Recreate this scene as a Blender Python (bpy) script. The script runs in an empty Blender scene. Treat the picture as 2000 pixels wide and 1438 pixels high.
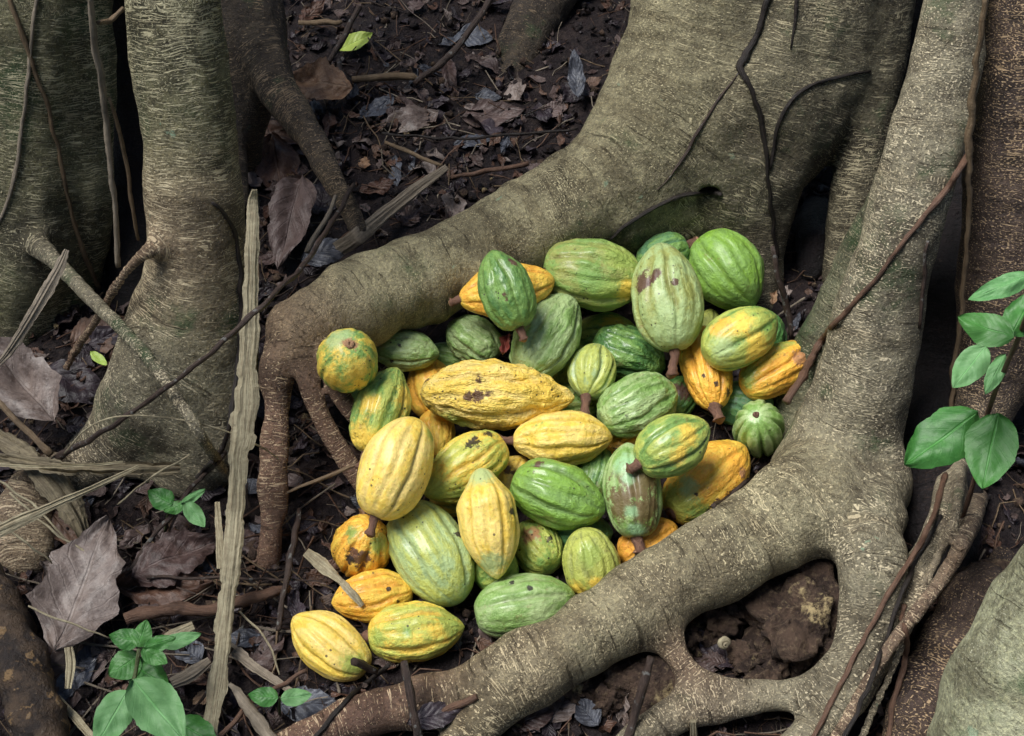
import bpy, math, random, time
import numpy as np
import openvdb
from mathutils import Vector, Matrix, noise as mn
from mathutils.bvhtree import BVHTree
T0 = time.time()
rng = np.random.default_rng(7)
random.seed(7)
scene = bpy.context.scene
col = scene.collection
R = math.radians

# ------------------------------------------------------------------ camera
H, PITCH, HFOV = 1.724, R(50), R(42)
F = 1000 / math.tan(HFOV / 2)
fwd = np.array([0, math.cos(PITCH), -math.sin(PITCH)])
upv = np.array([0, math.sin(PITCH), math.cos(PITCH)])
rgt = np.array([1., 0, 0])
CAM = np.array([0, 0, H])
def ray(px, py): return fwd + rgt * (px - 1000) / F + upv * (719 - py) / F
def at_height(px, py, z):
    r = ray(px, py); t = (z - H) / r[2]; return CAM + r * t, t
def at_dist(px, py, Y):
    r = ray(px, py); t = Y / r[1]; return CAM + r * t, t
def at(px, py, v):            # v >= 0: height above ground, v < 0: horizontal distance -v
    return at_height(px, py, v) if v >= 0 else at_dist(px, py, -v)
def project(p):
    d = np.asarray(p) - CAM; t = d @ fwd
    return 1000 + F * (d @ rgt) / t, 719 - F * (d @ upv) / t, t
cd = bpy.data.cameras.new('camera'); cam = bpy.data.objects.new('camera', cd); col.objects.link(cam)
cam.location = CAM; cam.rotation_euler = (math.pi / 2 - PITCH, 0, 0)
cd.sensor_width = 36; cd.lens = 18 / math.tan(HFOV / 2); cd.clip_end = 500; cd.clip_start = .02
scene.camera = cam

# ------------------------------------------------------------------ helpers
def tag(o, label=None, cat=None, group=None, kind=None):
    if label: o['label'] = label
    if cat: o['category'] = cat
    if group: o['group'] = group
    if kind: o['kind'] = kind
    return o
def link(name, me, mat=None, parent=None):
    o = bpy.data.objects.new(name, me); col.objects.link(o)
    if mat is not None and me is not None and not me.materials: me.materials.append(mat)
    if parent is not None: o.parent = parent
    return o
def mesh(name, V_, F_, smooth=True):
    me = bpy.data.meshes.new(name)
    V_ = np.asarray(V_, dtype=np.float32)
    if isinstance(F_, np.ndarray):
        k = F_.shape[1]; n = len(F_)
        me.vertices.add(len(V_)); me.vertices.foreach_set('co', V_.ravel())
        me.loops.add(n * k); me.loops.foreach_set('vertex_index', F_.astype(np.int32).ravel())
        me.polygons.add(n); me.polygons.foreach_set('loop_start', np.arange(n, dtype=np.int32) * k)
        me.update(calc_edges=True)
    else:
        me.from_pydata([tuple(map(float, v)) for v in V_], [], F_); me.update()
    if smooth: me.polygons.foreach_set('use_smooth', [True] * len(me.polygons))
    return me
def attr(me, name, data, typ='FLOAT_VECTOR'):
    a = me.attributes.new(name, typ, 'POINT')
    a.data.foreach_set('vector' if typ == 'FLOAT_VECTOR' else 'value', np.asarray(data, dtype=np.float32).ravel())
def empty(name, loc=(0, 0, 0)):
    o = bpy.data.objects.new(name, None); col.objects.link(o); o.location = loc; o.empty_display_size = .1
    return o

# ------------------------------------------------------------------ node helper
class N:
    def __init__(s, name):
        s.m = bpy.data.materials.new(name); s.m.use_nodes = True; s.t = s.m.node_tree; s.t.nodes.clear()
        s.out = s.t.nodes.new('ShaderNodeOutputMaterial')
    def n(s, typ, ins=None, **kw):
        nd = s.t.nodes.new('ShaderNode' + typ)
        for k, v in kw.items(): setattr(nd, k, v)
        for k, v in (ins or {}).items():
            i = nd.inputs[k]
            if isinstance(v, bpy.types.NodeSocket): s.t.links.new(v, i)
            else: i.default_value = v
        return nd
    def attr(s, name, out='Vector'): return s.n('Attribute', attribute_name=name).outputs[out]
    def obj(s): return s.n('TexCoord').outputs['Object']
    def pos(s): return s.n('NewGeometry').outputs['Position']
    def noise(s, vec, scale, detail=3, rough=.55, dist=0):
        return s.n('TexNoise', {'Vector': vec, 'Scale': scale, 'Detail': detail, 'Roughness': rough, 'Distortion': dist}).outputs[0]
    def map(s, vec, scale=(1, 1, 1), loc=(0, 0, 0)):
        return s.n('Mapping', {'Vector': vec, 'Scale': scale, 'Location': loc}).outputs[0]
    def math(s, op, a, b=0., c=0.):
        return s.n('Math', {0: a, 1: b, 2: c}, operation=op).outputs[0]
    def step(s, v, a, b, lo=0., hi=1.):
        return s.n('MapRange', {'Value': v, 'From Min': a, 'From Max': b, 'To Min': lo, 'To Max': hi}, interpolation_type='SMOOTHSTEP').outputs[0]
    def mix(s, f, a, b, blend='MIX'):
        nd = s.t.nodes.new('ShaderNodeMix'); nd.data_type = 'RGBA'; nd.blend_type = blend
        for i, v in ((0, f), (6, a), (7, b)):
            if isinstance(v, bpy.types.NodeSocket): s.t.links.new(v, nd.inputs[i])
            elif i == 0: nd.inputs[0].default_value = v
            else: nd.inputs[i].default_value = (*v[:3], 1)
        return nd.outputs[2]
    def vmath(s, op, a, b=(0, 0, 0)):
        nd = s.n('VectorMath', operation=op)
        for i, v in ((0, a), (1, b)):
            if isinstance(v, bpy.types.NodeSocket): s.t.links.new(v, nd.inputs[i])
            else: nd.inputs[i].default_value = v
        return nd.outputs['Value' if op in ('LENGTH', 'DISTANCE', 'DOT_PRODUCT') else 'Vector']
    def bump(s, h, dist, strength=1., normal=None):
        ins = {'Height': h, 'Distance': dist, 'Strength': strength}
        if normal is not None: ins['Normal'] = normal
        return s.n('Bump', ins).outputs[0]
    def done(s, color, rough=.6, normal=None, spec=.5, coat=0., coat_rough=.2, **kw):
        ins = {'Base Color': color if isinstance(color, bpy.types.NodeSocket) else (*color, 1), 'Roughness': rough, 'Specular IOR Level': spec,
               'Coat Weight': coat, 'Coat Roughness': coat_rough}
        if normal is not None: ins['Normal'] = normal
        ins.update(kw)
        b = s.n('BsdfPrincipled', ins)
        s.t.links.new(b.outputs[0], s.out.inputs[0]); return s.m

# ------------------------------------------------------------------ materials
PAL_B = {   # bark kinds: light tone, dark tone, lenticel tone, (moss, dash density, dot density)
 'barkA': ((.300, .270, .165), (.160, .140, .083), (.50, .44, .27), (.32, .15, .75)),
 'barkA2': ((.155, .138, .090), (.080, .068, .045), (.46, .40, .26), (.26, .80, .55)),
 'barkB': ((.262, .236, .165), (.138, .120, .084), (.60, .52, .36), (.38, .30, .85)),
 'barkN': ((.130, .135, .080), (.075, .078, .048), (.30, .28, .18), (.80, .2, .6)),
 'barkC': ((.320, .286, .180), (.180, .152, .095), (.62, .53, .33), (.15, .25, .85)),
 'barkR': ((.215, .130, .088), (.125, .072, .052), (.62, .46, .30), (.0, .45, .45)),
 'barkL': ((.190, .180, .098), (.095, .090, .050), (.54, .49, .31), (.58, 1.0, .6)),
 'barkF': ((.085, .058, .046), (.036, .024, .022), (.42, .30, .18), (.05, .35, .95)),
 'barkG': ((.37, .375, .25), (.28, .285, .18), (.48, .47, .34), (.35, .0, .3)),
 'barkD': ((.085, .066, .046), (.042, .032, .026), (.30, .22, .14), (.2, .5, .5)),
 'barkT': ((.300, .225, .150), (.175, .125, .085), (.58, .46, .31), (.10, 1., .7)),
 'barkShade': ((.012, .008, .009), (.006, .005, .006), (.035, .022, .018), (.0, .3, .3)),  # near black: the shade of the gaps between trunks put into the colour
}
def bark(name='bark'):
    s = N(name); bk = s.attr('bk'); P = s.pos()
    c1, c2, lent = s.attr('tone_light'), s.attr('tone_dark'), s.attr('tone_lenticel')
    pr = s.n('SeparateXYZ', {0: s.attr('bark_kind')}).outputs; moss, dens, spots = pr[0], pr[1], pr[2]
    wob = s.n('TexNoise', {'Vector': P, 'Scale': 14., 'Detail': 2.}).outputs['Color']
    w2 = s.vmath('SCALE', s.vmath('SUBTRACT', wob, (.5, .5, .5))); s.t.nodes[-1].inputs['Scale'].default_value = .02
    bkw = s.vmath('ADD', bk, w2)
    big = s.noise(P, 6., 4, .6); mid = s.noise(P, 38., 6, .7); fine = s.noise(P, 210., 4, .75)
    c = s.mix(s.step(s.math('ADD', s.math('MULTIPLY', big, .55), s.math('MULTIPLY', mid, .45)), .40, .60), c2, c1)
    c = s.mix(s.math('MULTIPLY', s.step(fine, .50, .60), .60), c, s.mix(1., c, (1.8, 1.75, 1.6), 'MULTIPLY'))
    c = s.mix(s.math('MULTIPLY', s.step(s.noise(P, 130., 6, .8), .50, .60), .62), c, s.mix(1., c, (.36, .34, .32), 'MULTIPLY'))
    st = s.step(s.noise(s.map(P, loc=(3, 1, 7)), 7., 7, .74), .51, .60)
    c = s.mix(s.math('MULTIPLY', st, .62), c, s.mix(1., c, (.34, .31, .30), 'MULTIPLY'))
    mn_ = s.noise(s.map(P, loc=(9, 4, 2)), 5.5, 7, .72)
    mm = s.step(s.math('ADD', mn_, s.math('MULTIPLY', moss, .20)), .62, .76)
    c = s.mix(s.math('MULTIPLY', s.math('MULTIPLY', mm, .75), s.step(moss, 0., .25)), c, (.042, .088, .030))
    l = s.step(s.noise(s.map(P, loc=(1, 8, 5)), 15., 5, .65), .685, .71)
    c = s.mix(s.math('MULTIPLY', s.math('MULTIPLY', l, .7), s.step(moss, .1, .4)), c, (.26, .37, .25))
    msk = s.noise(s.map(P, loc=(2, 2, 2)), 8., 4, .65)
    d1 = s.noise(s.map(bkw, (560, 34, 5)), 1., 1.5, .5); d2 = s.noise(s.map(bkw, (430, 260, 5), (5, 3, 1)), 1., 1., .5)
    base = s.math('MULTIPLY_ADD', msk, -.34, .852)
    m1 = s.step(s.math('SUBTRACT', d1, s.math('MULTIPLY_ADD', dens, -.125, base)), 0., .035)
    m2 = s.step(s.math('SUBTRACT', d2, s.math('MULTIPLY_ADD', spots, -.098, base)), 0., .04)
    lm = s.math('MAXIMUM', m1, m2)
    c = s.mix(s.math('MULTIPLY', lm, .85), c, s.mix(1., lent, (1.15, 1.15, 1.15), 'MULTIPLY'))
    bd = s.step(s.noise(s.map(bkw, (26, 2.2, 1), (3, 1, 9)), 1., 5, .6), .50, .64)
    c = s.mix(s.math('MULTIPLY', bd, .55), c, s.mix(1., c, (.50, .46, .42), 'MULTIPLY'))
    cr = s.step(s.noise(s.map(bkw, (150, 8, 3), (7, 7, 7)), 1., 4, .65), .61, .66)
    c = s.mix(s.math('MULTIPLY', cr, .7), c, s.mix(1., c, (.3, .27, .25), 'MULTIPLY'))
    ring = s.noise(s.map(bkw, (110, 6, 3), (1, 2, 3)), 1., 4, .65)
    h = s.math('MULTIPLY', lm, .45)
    for v, k in ((mid, 1.1), (fine, 1.), (ring, .35), (cr, -.5), (s.noise(P, 90., 3, .6), .8)): h = s.math('MULTIPLY_ADD', v, k, h)
    return s.done(c, s.step(fine, .3, .7, .44, .72), s.bump(h, .0048, 1.), spec=.36)

def ground_mat():
    s = N('forest_soil'); P = s.pos()
    a = s.noise(P, 9., 6, .7); b = s.noise(P, 60., 6, .7); c3 = s.noise(P, 260., 3, .6)
    c = s.mix(s.step(a, .35, .65), (.010, .0065, .0080), (.028, .018, .019))
    c = s.mix(s.step(b, .45, .75), c, (.055, .036, .030))
    c = s.mix(s.step(c3, .66, .76), c, (.13, .09, .075))
    h = s.math('ADD', s.math('MULTIPLY', b, 1.), s.math('MULTIPLY', c3, .5))
    return s.done(c, s.step(b, .3, .7, .45, .8), s.bump(h, .02, 1.), spec=.4)

def leaf_mat(name, c1, c2, c3, rough=.45, spec=.45, veins=True, coat=0., tr=0.):
    s = N(name); O = s.obj(); lf = s.attr('lf'); ri = s.n('ObjectInfo').outputs['Random']
    P = s.pos()
    a = s.noise(P, 42., 7, .74); b = s.noise(P, 160., 4, .7)
    rv = s.n('SeparateXYZ', {0: lf}).outputs
    c = s.mix(s.step(a, .42, .60), c1, c2)
    c = s.mix(s.math('MULTIPLY', s.step(b, .5, .72), .6), c, c3)
    c = s.mix(s.math('MULTIPLY', s.step(rv[2], 0., 1.), .55), c, c3)
    h = s.math('MULTIPLY', a, .6)
    if veins:
        y = s.math('ABSOLUTE', rv[1])
        mid = s.step(y, .07, .02)
        side = s.math('SINE', s.math('MULTIPLY', s.math('SUBTRACT', rv[0], s.math('MULTIPLY', y, .32)), 44.))
        sv = s.step(side, .90, 1.)
        v = s.math('MAXIMUM', mid, s.math('MULTIPLY', sv, .15 if tr else .35))
        c = s.mix(s.math('MULTIPLY', v, .35), c, c3 if not tr else tuple(min(1, x * 2.0) for x in c2))
        h = s.math('ADD', h, s.math('MULTIPLY', v, -.5)); h = s.math('ADD', h, s.math('MULTIPLY', side, .05 if tr else .12))
    h = s.math('ADD', h, s.math('MULTIPLY', b, .08 if tr else .5))
    c = s.mix(s.math('MULTIPLY', s.step(s.noise(P, 75., 5, .7), .50, .60), 0. if tr else .6), c, s.mix(1., c, (.45, .40, .38), 'MULTIPLY'))
    return s.done(c, rough, s.bump(h, .003, .6 if tr else 1.), spec=spec, coat=coat)

def wood_mat(name, c1, c2, stretch=True, rough=.7, spots=None, spec=.35):
    s = N(name); bk = s.attr('bk'); P = s.pos()
    g = s.noise(s.map(bk, (22, 420, 10)), 1., 5, .7); b = s.noise(P, 90., 6, .75)
    c = s.mix(s.step(s.math('ADD', s.math('MULTIPLY', g, .6), s.math('MULTIPLY', b, .4)), .38, .62), c1, c2)
    c = s.mix(s.math('MULTIPLY', s.step(s.noise(P, 22., 4, .6), .55, .68), .6), c, tuple(x * .35 for x in c1))
    if spots:
        c = s.mix(s.math('MULTIPLY', s.step(s.noise(P, 85., 3, .5), .60, .66), .8), c, spots)
    h = s.math('ADD', g, s.math('MULTIPLY', b, .8))
    return s.done(c, rough, s.bump(h, .003, 1.), spec=spec)

M = {}
M['ground'] = ground_mat()
M['bark'] = bark()
M['vine'] = wood_mat('black_vine', (.010, .008, .008), (.03, .022, .018), rough=.5)
M['twigD'] = wood_mat('dark_twig', (.028, .018, .015), (.065, .042, .032), spots=(.16, .16, .15), rough=.55)
M['twigR'] = wood_mat('reddish_twig', (.085, .045, .03), (.15, .085, .055), rough=.5)
M['twigT'] = wood_mat('tan_twig', (.21, .15, .09), (.13, .085, .05), rough=.6)
M['straw'] = wood_mat('dry_straw', (.44, .39, .26), (.22, .18, .115), rough=.75)
M['sheath'] = wood_mat('drab_sheath', (.28, .235, .15), (.13, .105, .07), rough=.7)
M['straw2'] = wood_mat('grey_straw', (.30, .25, .19), (.19, .155, .115), rough=.7)
M['leafP'] = leaf_mat('dead_leaf_purple_grey', (.045, .025, .022), (.090, .056, .050), (.18, .135, .125))
M['leafD'] = leaf_mat('dead_leaf_dark', (.011, .007, .009), (.028, .018, .022), (.070, .054, .066), rough=.38)
M['leafB'] = leaf_mat('dead_leaf_brown', (.065, .028, .018), (.11, .055, .036), (.19, .12, .085))
M['leafG'] = leaf_mat('dead_leaf_grey', (.070, .043, .034), (.150, .108, .090), (.29, .24, .215), rough=.4, coat=.1)
M['leafS'] = leaf_mat('dead_leaf_slate', (.035, .037, .047), (.075, .08, .10), (.13, .14, .17), rough=.35)
M['leafT'] = leaf_mat('dead_leaf_tan', (.24, .13, .07), (.36, .21, .12), (.48, .34, .22))
M['green'] = leaf_mat('fresh_leaf', (.026, .115, .018), (.042, .155, .030), (.070, .20, .045), rough=.48, spec=.4, coat=0., tr=1)
M['green2'] = leaf_mat('fresh_leaf_pale', (.070, .20, .062), (.100, .25, .085), (.15, .29, .12), rough=.55, spec=.35, coat=0., tr=1)
M['ygreen'] = leaf_mat('yellowing_leaf', (.28, .44, .07), (.36, .52, .10), (.52, .55, .12), rough=.4, tr=1)
M['stemG'] = wood_mat('green_stem', (.10, .14, .05), (.07, .08, .035), rough=.5)
M['clod'] = None

# ------------------------------------------------------------------ chains and SDF solids
def spline(pts, step=.02):
    """Catmull-Rom through rows (x,y,z,r)."""
    p = np.array(pts, float); p = np.vstack([2 * p[0] - p[1], p, 2 * p[-1] - p[-2]])
    out = []
    for i in range(1, len(p) - 2):
        n = max(2, int(np.linalg.norm(p[i + 1][:3] - p[i][:3]) / step))
        t = np.linspace(0, 1, n, endpoint=False)[:, None]
        out.append(.5 * (2 * p[i] + (p[i + 1] - p[i - 1]) * t + (2 * p[i - 1] - 5 * p[i] + 4 * p[i + 1] - p[i + 2]) * t ** 2 + (3 * p[i] - p[i - 1] - 3 * p[i + 1] + p[i + 2]) * t ** 3))
    out.append(p[-2][None]); o = np.vstack(out); o[:, 3] = np.maximum(o[:, 3], .0008)
    return o
def chain(part, pts, mat, k=.035, step=.03, up=None):
    rows = []
    for (px, py, hw, v) in pts:
        P, t = at(px, py, v); rows.append((*P, hw * t / F))
    if up:                                   # carry a trunk on upwards, out of the picture
        a = np.array(rows[0]); b = np.array(rows[1]); d = (a[:3] - b[:3]); d /= np.linalg.norm(d); d = d * .4 + np.array([0, 0, .8]); d /= np.linalg.norm(d)
        rows.insert(0, (*(a[:3] + d * up), a[3] * .95))
    return dict(part=part, pts=spline(rows, step), mat=mat, k=k)

def upsample_noise(shape, cells, seed):
    cells = cells if isinstance(cells, tuple) else (cells,) * 3
    g = np.random.default_rng(seed).uniform(-1, 1, [max(2, int(s / c_) + 3) for s, c_ in zip(shape, cells)]).astype(np.float32)
    for ax, n in enumerate(shape):
        t = np.arange(n) / cells[ax]; i = t.astype(int); f = (t - i).astype(np.float32); f = f * f * (3 - 2 * f)
        sh = [1, 1, 1]; sh[ax] = n; f = f.reshape(sh)
        g = np.take(g, i, ax) * (1 - f) + np.take(g, i + 1, ax) * f
    return g

def hollow(fld, ax):
    """the dark arch at the foot of the broad trunk"""
    a, t = at(1406, 480, -1.60); b, _ = at(1386, 398, -1.64); d = b - a; X, Y, Z = ax[0][:, None, None] - a[0], ax[1][None, :, None] - a[1], ax[2][None, None, :] - a[2]
    h = np.clip((X * d[0] + Y * d[1] + Z * d[2]) / (d @ d), 0, 1)
    D = np.sqrt((X - h * d[0]) ** 2 + ((Y - h * d[1]) * .45) ** 2 + (Z - h * d[2]) ** 2) - (.036 - .014 * h)
    return np.maximum(fld, -D.astype(np.float32))
SOLIDS = []      # (origin, vox, field) used for collisions
def tree(name, label, cat, chains, vox=.0075, zmax=1.25, k=.04, namp=.004, group=None, zmin=-.06, seed=1, extra=None, folds=1.1):
    P = np.vstack([c['pts'] for c in chains])
    lo = (P[:, :3] - P[:, 3:] - .04).min(0); hi = (P[:, :3] + P[:, 3:] + .04).max(0)
    lo[2] = max(lo[2], zmin); hi[2] = min(hi[2], zmax)
    shape = np.ceil((hi - lo) / vox).astype(int) + 1
    ax = [lo[i] + np.arange(shape[i]) * vox for i in range(3)]
    BIG = np.float32(.5); fld = np.full(shape, BIG, np.float32)
    thin = [c['pts'][:, 3].mean() < .022 for c in chains]
    for c in [c for c, t_ in zip(chains, thin) if not t_] + [None] + [c for c, t_ in zip(chains, thin) if t_]:
        if c is None:
            fld += upsample_noise(shape, .055 / vox, seed) * namp + upsample_noise(shape, .02 / vox, seed + 5) * namp * .35
            fld += upsample_noise(shape, (.035 / vox, .035 / vox, .22 / vox), seed + 9) * namp * folds
            continue
        kk = c['k']; q = c['pts']
        def rg(a, b, m):
            l = np.maximum(0, np.floor((np.minimum(a[:3], b[:3]) - m - lo) / vox).astype(int))
            h = np.minimum(shape, np.ceil((np.maximum(a[:3], b[:3]) + m - lo) / vox).astype(int) + 1); return l, h
        m = q[:, 3].max() + kk + 3 * vox
        cl, ch = rg(q[:, :3].min(0), q[:, :3].max(0), m)
        if np.any(ch <= cl): continue
        sub = np.full(ch - cl, BIG, np.float32)
        for a, b in zip(q[:-1], q[1:]):
            l, h = rg(a, b, max(a[3], b[3]) + kk + 3 * vox)
            if np.any(h <= l): continue
            X = (ax[0][l[0]:h[0]] - a[0]).astype(np.float32)[:, None, None]; Y = (ax[1][l[1]:h[1]] - a[1]).astype(np.float32)[None, :, None]; Z = (ax[2][l[2]:h[2]] - a[2]).astype(np.float32)[None, None, :]
            d = (b - a).astype(np.float32); L2 = max(float(d[:3] @ d[:3]), 1e-9)
            t = np.clip((X * d[0] + Y * d[1] + Z * d[2]) / L2, 0, 1)
            D = np.sqrt((X - t * d[0]) ** 2 + (Y - t * d[1]) ** 2 + (Z - t * d[2]) ** 2) - (np.float32(a[3]) + d[3] * t)
            s_ = tuple(slice(l[i] - cl[i], h[i] - cl[i]) for i in range(3))
            sub[s_] = np.minimum(sub[s_], D)
        s_ = tuple(slice(cl[i], ch[i]) for i in range(3)); A = fld[s_]
        hh = np.clip(.5 + .5 * (A - sub) / kk, 0, 1)
        fld[s_] = A * (1 - hh) + sub * hh - kk * hh * (1 - hh)
    fld += upsample_noise(shape, .018 / vox, seed + 6) * .0012
    if extra is not None: fld = extra(fld, ax)
    SOLIDS.append((name, lo, vox, fld))
    g = openvdb.FloatGrid(3 * vox); g.copyFromArray(np.clip(fld, -3 * vox, 3 * vox).astype(np.float32))
    pts, quads = g.convertToQuads(isovalue=0.)
    pts = pts * vox + lo
    # outward orientation
    fn = np.cross(pts[quads[:, 1]] - pts[quads[:, 0]], pts[quads[:, 2]] - pts[quads[:, 0]])
    fc = pts[quads].mean(1); e = fc + fn / (np.linalg.norm(fn, axis=1)[:, None] + 1e-12) * vox
    if np.mean(sample(fld, lo, vox, e) - sample(fld, lo, vox, fc)) < 0: quads = quads[:, ::-1]; fn = -fn
    vn = np.zeros_like(pts)
    for i in range(4): np.add.at(vn, quads[:, i], fn)
    vn /= np.linalg.norm(vn, axis=1)[:, None] + 1e-12
    # bark coordinates: distance along and round each chain, kept per face corner
    NC = len(chains); near = np.full((NC, len(pts)), 1e3, np.float32); BK = np.zeros((NC, len(pts), 2), np.float32); RM = []
    for ci, c in enumerate(chains):
        q = c['pts']; s0 = 0.; rm = float(np.mean(q[:, 3])); RM.append(rm)
        for a, b in zip(q[:-1], q[1:]):
            d = b[:3] - a[:3]; L = np.linalg.norm(d) + 1e-9; T = d / L
            w = pts - a[:3]; al = w @ T; t = np.clip(al / L, 0, 1); v = w - np.outer(t * L, T)
            D = np.linalg.norm(v, axis=1) - (a[3] + (b[3] - a[3]) * t)
            m = D < near[ci]
            if m.any():
                cdv = CAM - a[:3]; cdv = cdv - T * (cdv @ T); cdv /= np.linalg.norm(cdv); sd = np.cross(T, cdv)
                BK[ci][m] = np.stack([s0 + al[m], np.arctan2(v[m] @ sd, v[m] @ cdv)], 1); near[ci][m] = D[m]
            s0 += L
    own = near.argmin(0); wt = np.exp(-(near - near.min(0)) / .028); wt /= wt.sum(0)
    tones = [wt.T @ np.array([PAL_B[c['mat']][j] for c in chains]) for j in range(4)]
    base = np.array([P[:, 0].mean(), P[:, 1].mean(), 0.])
    root = tag(empty(name, base), label, cat, group)
    parts = []
    for ci, c in enumerate(chains):
        for pn, pc in parts:
            if pn == c['part'] and not pn.startswith('*'): pc.append(ci); break
        else: parts.append((c['part'], [ci]))
    fo = own[quads[:, 0]]
    for pn, cis in parts:
        fm = np.isin(fo, cis); sel = quads[fm]
        if not len(sel): continue
        u, inv = np.unique(sel, return_inverse=True)
        me = mesh(pn.strip('*'), pts[u] - base, inv.reshape(-1, 4))
        cb = BK[fo[fm][:, None], sel].astype(float)                    # faces x 4 x 2
        ang = cb[:, :, 1]; ang = np.where(ang - ang[:, :1] > math.pi, ang - 2 * math.pi, np.where(ang - ang[:, :1] < -math.pi, ang + 2 * math.pi, ang))
        cb3 = np.stack([cb[:, :, 0], ang * np.array(RM)[fo[fm]][:, None], np.repeat(fo[fm][:, None] * .37 + seed, 4, 1)], 2)
        at_ = me.attributes.new('bk', 'FLOAT_VECTOR', 'CORNER'); at_.data.foreach_set('vector', cb3.astype(np.float32).ravel())
        for nm, tv in zip(('tone_light', 'tone_dark', 'tone_lenticel', 'bark_kind'), tones): attr(me, nm, tv[u])
        me.normals_split_custom_set_from_vertices(vn[u].astype(float).tolist())
        link(pn.strip('*'), me, M['bark'], root)
    print(name, shape, len(pts), round(time.time() - T0, 1))
    BV.append((pts, quads))
    return root
BV = []
def sample(fld, lo, vox, p):
    i = np.clip(np.round((p - lo) / vox).astype(int), 0, np.array(fld.shape) - 1)
    return fld[i[:, 0], i[:, 1], i[:, 2]]
def solid_dist(p, names=None):
    """smallest signed distance from points p to the tree solids"""
    r = np.full(len(p), 1.)
    for nm, lo, vox, f in SOLIDS:
        if names and nm not in names: continue
        hi = lo + (np.array(f.shape) - 1) * vox
        m = np.all((p > lo) & (p < hi), axis=1)
        if m.any(): r[m] = np.minimum(r[m], sample(f, lo, vox, p[m]))
    return r
def trunk_up(root_obj, c, mat, top=4.5):
    """the plain upper trunk, above the picture"""
    a = c['pts'][0]

# ------------------------------------------------------------------ the trees and roots (pixel, half width, height / -distance)
C = chain
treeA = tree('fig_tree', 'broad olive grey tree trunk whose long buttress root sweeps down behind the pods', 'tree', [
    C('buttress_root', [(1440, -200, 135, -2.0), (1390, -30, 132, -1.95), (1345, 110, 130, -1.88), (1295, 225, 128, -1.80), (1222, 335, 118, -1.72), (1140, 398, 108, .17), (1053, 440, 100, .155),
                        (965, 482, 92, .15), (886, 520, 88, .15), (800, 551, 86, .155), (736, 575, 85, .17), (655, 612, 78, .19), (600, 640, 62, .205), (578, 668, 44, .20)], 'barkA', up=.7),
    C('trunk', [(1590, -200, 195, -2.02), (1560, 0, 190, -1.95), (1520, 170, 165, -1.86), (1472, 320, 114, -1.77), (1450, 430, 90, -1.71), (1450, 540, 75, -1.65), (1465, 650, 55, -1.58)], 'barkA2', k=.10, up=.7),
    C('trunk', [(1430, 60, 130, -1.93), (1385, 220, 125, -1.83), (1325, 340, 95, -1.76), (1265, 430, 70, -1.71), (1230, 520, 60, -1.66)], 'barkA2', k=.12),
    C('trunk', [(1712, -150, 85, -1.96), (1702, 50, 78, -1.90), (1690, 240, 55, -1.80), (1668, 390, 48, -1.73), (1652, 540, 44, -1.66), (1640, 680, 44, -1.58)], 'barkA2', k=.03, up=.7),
    C('*prop_root', [(570, 650, 56, .20), (546, 705, 38, .19), (540, 800, 31, .14), (533, 950, 29, .075), (528, 1060, 26, .02), (527, 1130, 24, -1.06)], 'barkR', k=.02, step=.02),
    C('*prop_root', [(588, 680, 32, .205), (600, 738, 22, .185), (614, 785, 20, .16), (640, 840, 20, .125), (672, 893, 20, .09), (710, 950, 19, .055), (748, 1003, 18, .02)], 'barkR', k=.006, step=.02),
    C('*prop_root', [(622, 662, 34, .205), (638, 712, 20, .195), (655, 755, 19, .175), (682, 798, 19, .15), (716, 838, 18, .12), (750, 880, 17, .09)], 'barkR', k=.006, step=.02),
], seed=3, extra=hollow, folds=1.6)
tree('strangler_tree', 'grey tan tree at the right whose thick pale root closes off the pile', 'tree', [
    C('trunk', [(1885, -180, 60, -1.62), (1866, 0, 62, -1.55), (1828, 200, 68, -1.47), (1790, 350, 74, -1.40), (1738, 520, 82, -1.34), (1702, 680, 88, -1.28), (1675, 800, 98, -1.24), (1648, 900, 112, -1.2), (1630, 990, 105, -1.17)], 'barkB', k=.05, up=.5),
    C('trunk', [(1770, 330, 42, -1.50), (1700, 480, 52, -1.46), (1640, 610, 50, -1.42), (1590, 710, 48, -1.38), (1560, 800, 50, -1.34), (1540, 880, 60, -1.3)], 'barkN', k=.05),
    C('root', [(1640, 930, 100, -1.22), (1570, 985, 98, .12), (1490, 1035, 90, .11), (1400, 1092, 84, .10), (1300, 1145, 78, .09), (1200, 1208, 76, .085), (1100, 1268, 70, .075), (1010, 1315, 62, .065)], 'barkC', k=.05),
    C('root', [(1030, 1305, 55, .06), (930, 1345, 52, .045), (830, 1368, 50, .04), (730, 1392, 46, .035), (640, 1425, 44, .025), (540, 1480, 40, .01), (430, 1530, 30, .0), (320, 1560, 14, .0)], 'barkR', k=.045),
    C('root', [(1040, 1300, 50, .065), (965, 1362, 52, .055), (930, 1415, 48, .045), (880, 1500, 44, .03), (820, 1610, 34, .01), (750, 1730, 14, .0)], 'barkC', k=.04),
    C('side_root', [(1690, 960, 75, -1.15), (1700, 1080, 68, .14), (1700, 1180, 55, .11), (1688, 1270, 46, .08), (1640, 1325, 40, .06), (1570, 1352, 36, .05), (1480, 1362, 36, .045), (1390, 1372, 38, .04), (1310, 1398, 38, .03), (1235, 1460, 34, .02), (1150, 1560, 24, .0), (1070, 1650, 10, .0)], 'barkB', k=.045),
    C('side_root', [(1700, 1200, 42, .10), (1668, 1320, 44, .08), (1610, 1400, 42, .06), (1540, 1490, 38, .045), (1460, 1600, 28, .01), (1390, 1700, 12, .0)], 'barkB', k=.04),
    C('side_root', [(1270, 1200, 32, .06), (1310, 1260, 24, .06), (1345, 1315, 22, .05), (1378, 1360, 28, .04)], 'barkR', k=.04, step=.02),
], seed=11, folds=1.3)
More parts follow.
